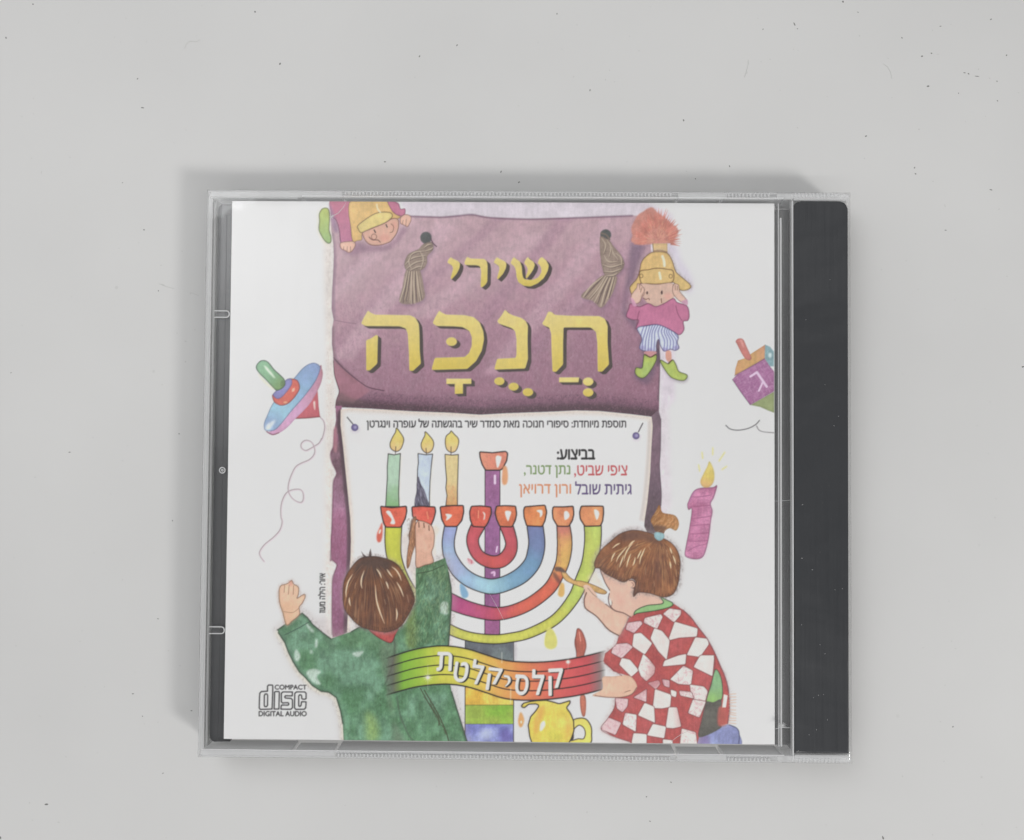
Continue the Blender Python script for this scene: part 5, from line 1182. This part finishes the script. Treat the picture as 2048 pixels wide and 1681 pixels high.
# paint specks: x, y, half length, half width, direction, darkness (1 dark, 0 faint)
SPECKS = [(285, 216, 4.0, 2.0, .15, 1), (275, 158, 2.2, 1.8, 0, 1), (12, 76, 2.6, 2.4, 0, 1), (66, 9, 2.4, 2, 0, .9), (560, 128, 2.8, 2.8, 0, 1), (510, 24, 3, 1.8, .5, 1), (67, 197, 2, 1.8, 0, .6), (67, 228, 2, 1.8, 0, .6), (229, 75, 2, 1.8, 0, .6), (252, 37, 2, 1.8, 0, .5), (157, 45, 1.6, 1.4, 0, .4), (404, 12, 2, 1.5, .4, .5), (293, 84, 1.8, 1.6, 0, .5), (393, 72, 1.8, 1.6, 0, .5), (241, 85, 1.8, 1.5, 1, .5), (44, 234, 3, 1.2, .1, .5), (372, 260, 2, 1.7, 0, .4), (348, 286, 1.8, 1.6, 0, .4), (140, 315, 2, 1.7, .7, .5), (245, 366, 2.4, 1, .1, .8), (83, 345, 1.2, 6, .3, .35), (63, 317, 2, 1.6, 0, .4), (623, 337, 2, 1.5, 0, .6), (640, 346, 2, 1.5, 0, .6), (569, 309, 1.8, 1.5, 0, .4),
          (914, 91, 1.6, 3.4, .15, 1), (839, 113, 1.6, 3.4, .2, 1), (1114, 28, 2, 2, 0, .8), (1154, 50, 1.3, 3, .2, .7), (770, 324, 2.4, 2.2, 0, 1), (1002, 344, 1.7, 4, .15, 1), (1038, 365, 2.4, 2.2, 0, 1), (1180, 181, 2, 2.8, .3, .9), (1211, 160, 1.4, 3.6, 0, .7), (1147, 154, 1.5, 3, .3, .7), (1219, 141, 1.8, 2, .6, .6), (1229, 164, 1.6, 1.8, 0, .6), (1259, 73, 1.3, 3, 0, .6), (1124, 99, 1.3, 2.6, .2, .5), (1278, 102, 1.3, 2.6, .1, .6), (1367, 241, 2.6, 2.6, 0, .9), (1037, 212, 2, 1.8, 0, .5), (1076, 85, 1.8, 1.8, 0, .5), (830, 155, 1.4, 2.4, .2, .5), (793, 280, 1.3, 2.4, .2, .5), (1254, 324, 1.8, 1.8, 0, .6), (854, 298, 1.6, 1.4, 0, .4), (711, 276, 1.6, 1.8, 0, .4), (757, 232, 1.5, 2, 0, .4), (1301, 14, 2, 1.4, 0, .5), (1373, 343, 2.4, 1.4, .3, .7), (1391, 358, 2, 1.8, 0, .8), (861, 358, 1.6, 2, 0, .6), (1115, 258, 2.6, 1.2, .4, .4),
          (1589, 49, 2.0, 4.4, -.35, 1), (1595, 58, 1.6, 1.6, 0, .8), (1526, 59, 1.8, 1.6, 0, .8), (1516, 37, 1.6, 1.6, 0, .6), (1686, 4, 2.2, 3.6, .2, .8), (1716, 25, 2.4, 1.4, .2, .9), (1587, 99, 1.8, 1.8, 0, .6), (1596, 101, 1.6, 1.6, 0, .5), (1804, 76, 2.4, 2, 0, .9), (1881, 53, 2.6, 1.6, 0, .8), (1982, 39, 2.4, 2.4, 0, .9), (1865, 61, 1.5, 2, 0, .6), (1902, 49, 2, 1.4, 0, .5), (1844, 113, 3.6, 2, .05, .9), (1863, 107, 3.6, 1.5, .2, .8), (1876, 109, 4, 1.6, 0, .4), (1856, 173, 2.8, 3.4, .6, 1), (1929, 146, 2.6, 1.8, .2, 1), (1937, 148, 2.4, 2, 0, 1), (1954, 153, 5, 1.4, .1, 1), (1979, 157, 3, 2.2, .5, .5), (1994, 163, 2, 2, 0, .8), (2013, 111, 1.6, 3, .1, .9), (1957, 139, 3, 2, 0, .35), (1917, 187, 1.6, 1.8, 0, .8), (1995, 202, 2, 2, 0, .8), (2037, 186, 3.4, 1.2, .1, .6), (1971, 233, 1.6, 2, 0, .6), (1931, 244, 1.6, 1.6, 0, .5), (1732, 273, 2.6, 2.6, 0, .9), (1729, 317, 2, 2, 0, .7), (1829, 336, 1.8, 2.6, .2, .9), (1831, 348, 2.4, 2, 0, .9), (1459, 333, 2, 2.4, 0, .9), (1595, 256, 3, 1.6, .4, .6), (1560, 181, 1.6, 1.8, 0, .6), (1497, 126, 2, 6, -.1, .4), (1494, 146, 1.6, 4, .2, .35), (1776, 117, 3, 1.6, .3, .5), (1838, 259, 4, 2, .2, .4), (1982, 380, 4, 1.6, .1, 1), (1866, 363, 3, 1.8, .2, .5), (1522, 124, 1.8, 1.8, 0, .5), (1540, 119, 2.4, 1.6, .3, .5), (1655, 194, 2.6, 1.2, 0, .35), (1784, 196, 1.5, 1.8, 0, .5), (1719, 72, 2, 4, 0, .4),
          (288, 460, 2.6, 1.8, 0, .9), (278, 486, 1.5, 1.5, 0, .5), (238, 497, 1.6, 1.6, 0, .5), (364, 503, 2, 1.6, .4, .7), (322, 531, 1.8, 1.8, 0, .6), (317, 582, 2, 1.6, .4, .9), (381, 588, 2.2, 1.6, .3, .7), (326, 570, 7, 1.2, .2, .35), (44, 651, 2, 1.6, 0, .7), (143, 594, 1.6, 1.8, 0, .5), (390, 660, 1.8, 1.6, 0, .7), (354, 667, 1.8, 1.6, 0, .6), (22, 746, 2, 1.4, 0, .8), (324, 770, 1.8, 1.8, 0, .6), (358, 868, 2, 1.6, 0, .9), (139, 905, 2.6, 1.8, 0, .9), (70, 955, 2.4, 1.8, 0, .7), (186, 875, 1.8, 1.8, 0, .6), (245, 922, 2, 1.6, 0, .6), (255, 892, 1.6, 1.6, 0, .4), (221, 988, 1.8, 1.4, 0, .4), (345, 1042, 1.6, 2, .3, .9), (371, 683, 3, 2, .4, .5), (371, 724, 3, 2, 0, .5),
          (316, 1238, 2.2, 1.8, 0, .9), (266, 1388, 2.6, 1.8, 0, .9), (383, 1422, 2.4, 1.6, 0, 1), (285, 1433, 1.8, 1.6, 0, .8), (316, 1445, 2, 1.8, 0, .7), (289, 1448, 1.6, 1.6, 0, .6), (93, 1609, 4.4, 2.8, -.3, 1), (59, 1606, 2.2, 2.2, .8, .6), (1, 1676, 3, 3, 0, .9), (326, 1547, 2, 1.6, 0, .9), (132, 1514, 2, 1.6, 0, .7), (245, 1160, 2, 1.8, 0, .7), (28, 1116, 2, 1.6, 0, .5), (345, 1043, 2, 1.6, 0, .6), (160, 1283, 2.6, 1.6, .7, .5), (164, 1262, 1.6, 1.8, 0, .6), (332, 1676, 1.8, 1.6, 0, .6), (170, 1374, 1.6, 1.6, 0, .5), (209, 1374, 1.6, 2, 0, .5), (32, 1292, 3, 1.6, 0, .4), (80, 1433, 3.4, 2, .5, .4), (195, 1506, 1.6, 1.6, 0, .5), (337, 1302, 3.6, 1.6, .1, .5), (360, 1332, 3, 1.6, .2, .5), (270, 1345, 1.6, 1.8, 0, .5), (188, 1106, 1.6, 2, .3, .6), (65, 1641, 3, 1.4, .2, .4), (117, 1645, 4, 2, .4, .35),
          (1890, 412, 1.5, 4, -.35, .7), (1891, 461, 2.6, 1.6, 0, .9), (1998, 419, 3, 1.5, -.5, .7), (1763, 540, 2, 1.6, 0, .6), (1836, 579, 2.2, 1.6, 0, .6), (1910, 600, 1.8, 1.8, 0, .6), (2014, 553, 3, 1.6, .2, .5), (1970, 618, 1.6, 1.6, 0, .6), (2046, 734, 3, 2.6, 0, .9), (1806, 748, 2, 1.6, 0, .5), (1980, 804, 2, 1.6, 0, .7), (1954, 852, 2, 1.6, 0, .6), (1990, 1036, 2.4, 1.6, .3, .7), (1977, 908, 2, 1.4, 0, .4), (1992, 998, 2.4, 1.4, .3, .4), (1812, 522, 2, 2, 0, .35),
          (1342, 1565, 2.2, 1.8, 0, .9), (1293, 1594, 2.6, 1.6, .1, .9), (1300, 1643, 2.4, 1.8, 0, .8), (1766, 1676, 3, 4.4, -.4, .9), (1865, 1670, 2.4, 1.8, .2, .6), (1906, 1454, 2.4, 2, 0, .8), (1903, 1283, 2.4, 2, 0, .7), (1911, 1298, 2.6, 1.4, .1, .6), (1846, 1296, 1.8, 1.6, 0, .5), (1990, 1035, 2, 1.6, 0, .5), (1898, 1203, 2, 1.6, 0, .5), (1805, 1553, 3, 2, .4, .4), (1890, 1371, 1.8, 1.6, 0, .5), (1881, 1444, 2.4, 1.4, .3, .4), (1652, 1650, 2, 1.6, 0, .5), (1888, 1523, 2.2, 1.4, 0, .5), (890, 1546, 2, 1.2, .3, .7), (873, 1573, 2, 1.6, 0, .6), (690, 1611, 2, 1.6, 0, .5), (1071, 1634, 2, 1.6, 0, .7), (1067, 1587, 2, 3, .2, .4), (1174, 1625, 2, 2.6, .4, .5), (2033, 1655, 2.4, 1.6, 0, .4), (1964, 1649, 2.2, 1.4, 0, .5)]
def add_speck(x, y, a, b, ang, dark):
    n = 9; c = table_point(x, y); ph = random.uniform(0, 6)
    k = .108*(.56+.30*dark)*.90
    vs = []
    top = bm.verts.new((c[0], c[1], .035))
    for i in range(n):
        t = 2*math.pi*i/n; r = 1+.28*math.sin(2*t+ph)+random.uniform(-.16, .16)
        u, w = a*k*r*math.cos(t), b*k*r*math.sin(t)
        vs.append(bm.verts.new((c[0]+u*math.cos(-ang)-w*math.sin(-ang), c[1]+u*math.sin(-ang)+w*math.cos(-ang), .006)))
    for i in range(n):
        f = bm.faces.new((top, vs[i], vs[(i+1) % n])); f.material_index = 1 if dark > .74 else 2; f.smooth = True
for s_ in SPECKS:
    add_speck(*s_)
# faint hairs and scratches in the paint
for pts in ([(369, 98), (373, 88), (380, 83), (392, 84), (400, 80)], [(1766, 128), (1775, 134), (1781, 145), (1784, 158)], [(318, 568), (334, 574), (348, 578)], [(380, 585), (398, 592)], [(1497, 120), (1495, 135), (1489, 155)]):
    add_tube(bm, [tuple(table_point(*p)[:2])+(.012,) for p in pts], .05, 5, mi=2)
table = obj('tabletop', bm, [M_TABLE, M_SPECK, M_SPECK_PALE])
tag(table, 'white painted tabletop with scattered dark paint specks', 'table', 'structure')

# ---------------------------------------------------------------- the jewel case
case = thing('cd_case', 'clear plastic CD jewel case with black spine bar lying on the white table', 'cd case')
HX, HY = 71.0, 62.2
# back shell: thin clear floor with end walls
bm = bmesh.new()
add_box(bm, -HX+.25, HX-.25, -HY+1.0, HY-1.0, .15, 1.25, .15, 0, 1)
add_box(bm, -HX+.85, -HX+1.35, -HY+1.5, HY-1.5, 1.35, 8.6, .12, 2, 1)
add_box(bm, HX-.95, HX-.15, -HY+1.5, HY-1.5, 1.35, 9.4, .2, 0, 1)
back = obj('back_shell', bm, [M_SHELL, M_EDGE, M_WALL], case)

# black tray: floor, the strip seen at the left and the sunk strip beside the bar
bm = bmesh.new()
add_prism(bm, rounded(-69.6, 70.0, -60.0, 60.0, 1.2), 1.4, 4.6, .3)
add_prism(bm, rounded(-69.55, -65.2, -60.0, 59.9, 1.0, corners=(0, 1, 1, 0)), 4.4, 7.4, .35)
add_box(bm, -67.6, -65.3, -59.2, 57.5, 7.2, 7.75, .22)
add_prism(bm, rounded(53.0, 58.6, -59.6, 59.0, .5), 4.4, 6.6, .3)
add_box(bm, 55.2, 56.0, -59.3, 58.7, 6.4, 7.1, .15)
tray = obj('tray', bm, M_TRAY, case)
bm = bmesh.new()
add_prism(bm, rounded(58.75, 70.62, -60.3, 60.4, 1.5, 8, corners=(1, 1, 0, 0)), 4.4, 10.28, .45, seg=3)
for px, py, a, b, r in ((1605, 1010, 3, 1, .3), (1604, 1117, 3.4, 1, .1), (1625, 1140, 3, .8, -.2), (1603, 1250, 1.4, 1, 0), (1677, 833, 1.5, 1.3, 0), (1668, 852, 2.4, .8, -.5), (1637, 1391, 1, 2, 0), (1647, 1390, 1.6, .7, .4), (1627, 1396, 2, .8, .2), (1597, 1502, 1.3, 1.3, 0),
                       (1650, 1308, 4, .5, .3), (1670, 1180, 1.4, .8, 0), (1685, 1178, 1.2, 1, 0), (1640, 1290, 2, .6, .5), (1660, 560, 1.2, .8, .2), (1612, 640, 1.5, .7, 0), (1650, 770, 1.1, .9, 0), (1633, 1460, .8, 2.4, 0), (1655, 1440, .7, 2.6, 0), (1618, 1470, .7, 2.2, .1)):
    c = unproject(px, py, 10.3); vs = []
    for k in range(8):
        q = 2*math.pi*k/8; u_, w_ = .055*a*math.cos(q), .055*b*math.sin(q)
        vs.append(bm.verts.new((c[0]+u_*math.cos(r)-w_*math.sin(r), c[1]+u_*math.sin(r)+w_*math.cos(r), 10.292)))
    bm.faces.new(vs).material_index = 1
bar = obj('spine_bar', bm, [M_BLACK, M_SCRATCH], case)
tag(bar, 'black spine bar with faint scuffs')

# lid: clear cover plate with downturned long edges, two arms running past the bar
bm = bmesh.new()
add_box(bm, -HX, 58.35, -HY+.05, HY-.05, 9.25, 10.40, .16, 0, 1)
for s in (1, -1):
    y0, y1 = sorted((s*(HY-1.05), s*HY))
    for x0, x1 in ((-HX+.3, -51.0), (-50.2, -41.8), (-41.0, 33.2), (34.0, 43.0), (43.8, 56.5)):
        add_box(bm, x0, x1, y0, y1, 2.2 if x1-x0 > 9 else 3.6, 9.2, .18, 3, 1)
    add_box(bm, 56.8, HX, *sorted((s*(HY-1.35), s*(HY-.02))), 2.0, 10.36, .25, 3, 1)
add_box(bm, -HX+.02, -HX+.75, -HY+1.3, HY-1.3, 4.5, 9.2, .12, 2, 1)
lid = obj('lid', bm, [M_LID, M_EDGE, M_WALL, M_RAIL], case)
# the moulded rib close to the hinge end, plus white strips painting the lid's edge glints
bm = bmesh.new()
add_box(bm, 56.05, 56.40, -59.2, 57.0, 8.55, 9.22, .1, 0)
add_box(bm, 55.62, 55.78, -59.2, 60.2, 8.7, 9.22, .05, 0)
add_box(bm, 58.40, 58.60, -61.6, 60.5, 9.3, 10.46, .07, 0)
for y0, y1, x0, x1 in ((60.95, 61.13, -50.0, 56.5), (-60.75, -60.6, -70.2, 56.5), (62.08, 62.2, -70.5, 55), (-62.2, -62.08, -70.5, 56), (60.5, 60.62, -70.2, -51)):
    add_box(bm, x0, x1, y0, y1, 10.3, 10.46, .04, 0)  # white strips painted as bright edge highlights
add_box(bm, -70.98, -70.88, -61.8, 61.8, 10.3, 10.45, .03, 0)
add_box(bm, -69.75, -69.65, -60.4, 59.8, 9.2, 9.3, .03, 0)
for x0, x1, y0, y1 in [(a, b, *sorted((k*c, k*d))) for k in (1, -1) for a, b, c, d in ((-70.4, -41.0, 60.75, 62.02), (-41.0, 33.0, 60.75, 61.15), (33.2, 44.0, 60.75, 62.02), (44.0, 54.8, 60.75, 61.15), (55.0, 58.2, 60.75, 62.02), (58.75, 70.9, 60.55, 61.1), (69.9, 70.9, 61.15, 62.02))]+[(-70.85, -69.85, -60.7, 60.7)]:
    add_box(bm, x0, x1, y0, y1, 10.30, 10.43, .05, 1)  # pale strips added to brighten the clear rim
add_box(bm, 54.98, 58.30, -59.5, 59.0, 8.95, 9.10, .03, 2)  # thin hazy sheet added to lighten the gap beside the bar
rib = obj('lid_rib_and_edge_light', bm, [M_GLINT, M_RIM, M_VEIL], lid)
# finger ridges along the long edges
for s in (1, -1):
    bm = bmesh.new()
    for x0, x1, dz in ((-40.6, 32.8, 0), (44.2, 54.6, 0), (58.8, 69.4, 1)):
        n = int((x1-x0)/.80)
        for i in range(n):
            x = x0+i*.80
            a, b = sorted((s*(HY-.95), s*(HY+.02)))
            add_box(bm, x, x+.42, a, b, 9.6, 10.52+dz*.02, .10, 0, 1, 1)
    r = obj('finger_ridges', bm, [M_RIDGE, M_EDGE], lid)
# booklet tabs, moulding mark
for yc, w in ((34.85, .72), (-35.1, .74)):
    bm = bmesh.new()
    pts = [(-69.55, yc-w, 9.0), (-67.0, yc-w, 9.0)]+[(-66.85+w*.9*math.sin(t), yc-w*math.cos(t), 9.0) for t in np.linspace(.2, math.pi-.2, 8)]+[(-67.0, yc+w, 9.0), (-69.55, yc+w, 9.0)]
    add_tube(bm, pts, .13, 8)  # white tube paints the clear tab's bright outline
    b2 = bmesh.new(); add_box(bm, -69.5, -66.9, yc-w*.8, yc+w*.8, 8.3, 9.2, .1, 1); b2.free()
    obj('booklet_tab', bm, [M_GLINT, M_SHELL], lid)
bm = bmesh.new()
add_tube(bm, [(-67.15+.62*math.cos(t), .13+.62*math.sin(t), 9.15) for t in np.linspace(0, 2*math.pi, 20, endpoint=False)], .12, 8, True)
add_tube(bm, [(-67.15+.2*math.cos(t), .13+.2*math.sin(t), 9.15) for t in np.linspace(0, 2*math.pi, 10, endpoint=False)], .09, 6, True)
obj('moulding_mark', bm, M_GLINT, lid)
# a scuff star and hairline scratches on the cover plate
def scuff(lines):
    bm = bmesh.new()
    for pts, r in lines:
        add_tube(bm, [(*unproject(px, py, 10.42)[:2], 10.41) for px, py in pts], r, 5)
    obj('scuff_mark', bm, M_SCRATCH, lid)
star = [([(1548, 1459), (1556, 1457), (1564, 1455), (1575, 1456), (1584, 1456)], [.03, .06, .12, .06, .03])]
for a in range(9):
    q = math.pi+a*math.pi/8
    star.append(([(1564, 1453), (1564+6*math.cos(q), 1453+6*math.sin(q)), (1564+9*math.cos(q), 1453+9*math.sin(q))], [.09, .05, .02]))
scuff(star)
scuff([([(978, 1186), (986, 1200), (997, 1219), (1008, 1242)], [.01, .035, .045, .02])])
scuff([([(1340, 1486), (1352, 1476), (1366, 1467), (1380, 1462)], [.02, .05, .05, .02])])
scuff([([(693, 404), (686, 416), (676, 427), (664, 433)], [.02, .06, .07, .09])]+[([(663, 434), (663+5*math.cos(a*math.pi/3), 434+6*math.sin(a*math.pi/3))], [.08, .02]) for a in range(6)])
scuff([([(1548, 1003), (1566, 1002), (1584, 1001)], [.02, .04, .02])])

# cellophane wrap: a tight band of film round the four sides, folded a little over the top
bm = bmesh.new()
def film_loop(off, zz, wob):
    out = []
    L = [(-1, -1), (1, -1), (1, 1), (-1, 1)]
    for k in range(4):
        (ax, ay), (bx, by) = L[k], L[(k+1) % 4]
        for t in np.linspace(0, 1, 60, endpoint=False):
            x, y = (ax+(bx-ax)*t)*(HX+off), (ay+(by-ay)*t)*(HY+off)
            nx, ny = ((0, ay) if ay == by else (ax, 0))
            w = wob*(math.sin(t*19+k*2)+.6*math.sin(t*47+k))
            out.append((x+nx*w, y+ny*w, zz))
    return out
loops = [film_loop(.75, .05, .10), film_loop(.45, 2.0, .06), film_loop(.32, 5.0, .05), film_loop(.30, 9.6, .03), film_loop(.12, 10.5, .02), film_loop(-.55, 10.58, .02)]
rings = [[bm.verts.new(p) for p in lp] for lp in loops]
for A, B in zip(rings[:-1], rings[1:]):
    for i in range(len(A)):
        f = bm.faces.new((A[i], A[(i+1) % len(A)], B[(i+1) % len(A)], B[i])); f.smooth = True
film = obj('wrapping_film', bm, M_FILM, case)
tag(film, 'clear cellophane film folded tight round the case edges')

# ---------------------------------------------------------------- the printed booklet under the lid
paint_cover()
BX, BY, BW, BH, BZ = -5.548, 0.702, 120.83, 119.09, 8.9
STEP = 0.125
nx, ny = int(BW/STEP)+1, int(BH/STEP)+1
gx = np.linspace(BX-BW/2, BX+BW/2, nx); gy = np.linspace(BY-BH/2, BY+BH/2, ny)
GX, GY = np.meshgrid(gx, gy)
top = np.stack([GX.ravel(), GY.ravel(), np.full(nx*ny, BZ)], 1)
px, py = project(top)
u = np.clip((px-X0)*S-.5, 0, CW-1.01); w = np.clip((py-Y0)*S-.5, 0, CH-1.01)
LIN = lin(np.clip(CV, 0, 255))
ALB = np.clip((LIN-V_MAP[:, :, None])/(W_MAP-V_MAP)[:, :, None], 0.0, 1.1)
for c in range(3):
    ALB[:, :, c] = blur(ALB[:, :, c], 1)
ui, wi = u.astype(int), w.astype(int); fu, fw = (u-ui)[:, None], (w-wi)[:, None]
INKC = (ALB[wi, ui]*(1-fu)+ALB[wi, ui+1]*fu)*(1-fw)+(ALB[wi+1, ui]*(1-fu)+ALB[wi+1, ui+1]*fu)*fw
PAPER_ALBEDO = 0.88
INKC = np.clip(0.018+INKC*(PAPER_ALBEDO-0.018), 0.012, .9)
# four rim vertices rows give the stack of pages its thickness
edge = np.array([[gx[0], gy[0], BZ-.9], [gx[-1], gy[0], BZ-.9], [gx[-1], gy[-1], BZ-.9], [gx[0], gy[-1], BZ-.9],
                 [gx[0], gy[0], BZ], [gx[-1], gy[0], BZ], [gx[-1], gy[-1], BZ], [gx[0], gy[-1], BZ]])
n0 = nx*ny
idx = np.arange(n0).reshape(ny, nx)
quads = np.stack([idx[:-1, :-1], idx[:-1, 1:], idx[1:, 1:], idx[1:, :-1]], 2).reshape(-1, 4)
side = np.array([[0, 3, 2, 1], [0, 1, 5, 4], [1, 2, 6, 5], [2, 3, 7, 6], [3, 0, 4, 7]])+n0
faces = np.vstack([quads, side])
allv = np.vstack([top, edge])*MM
me = bpy.data.meshes.new('cd_booklet')
me.vertices.add(len(allv)); me.vertices.foreach_set('co', allv.astype(np.float32).ravel())
me.loops.add(faces.size); me.loops.foreach_set('vertex_index', faces.astype(np.int32).ravel())
me.polygons.add(len(faces)); me.polygons.foreach_set('loop_start', np.arange(0, faces.size, 4, dtype=np.int32))
me.update(calc_edges=True)
at = me.color_attributes.new('ink', 'FLOAT_COLOR', 'POINT')
rgba = np.ones((len(allv), 4), np.float32); rgba[:n0, :3] = INKC; rgba[n0:, :3] = PAPER_ALBEDO
at.data.foreach_set('color', rgba.ravel())
me.materials.append(M_PRINT)
booklet = bpy.data.objects.new('cd_booklet', me); C.objects.link(booklet)
tag(booklet, 'printed cover booklet showing two children painting a menorah, inside the CD case', 'booklet')
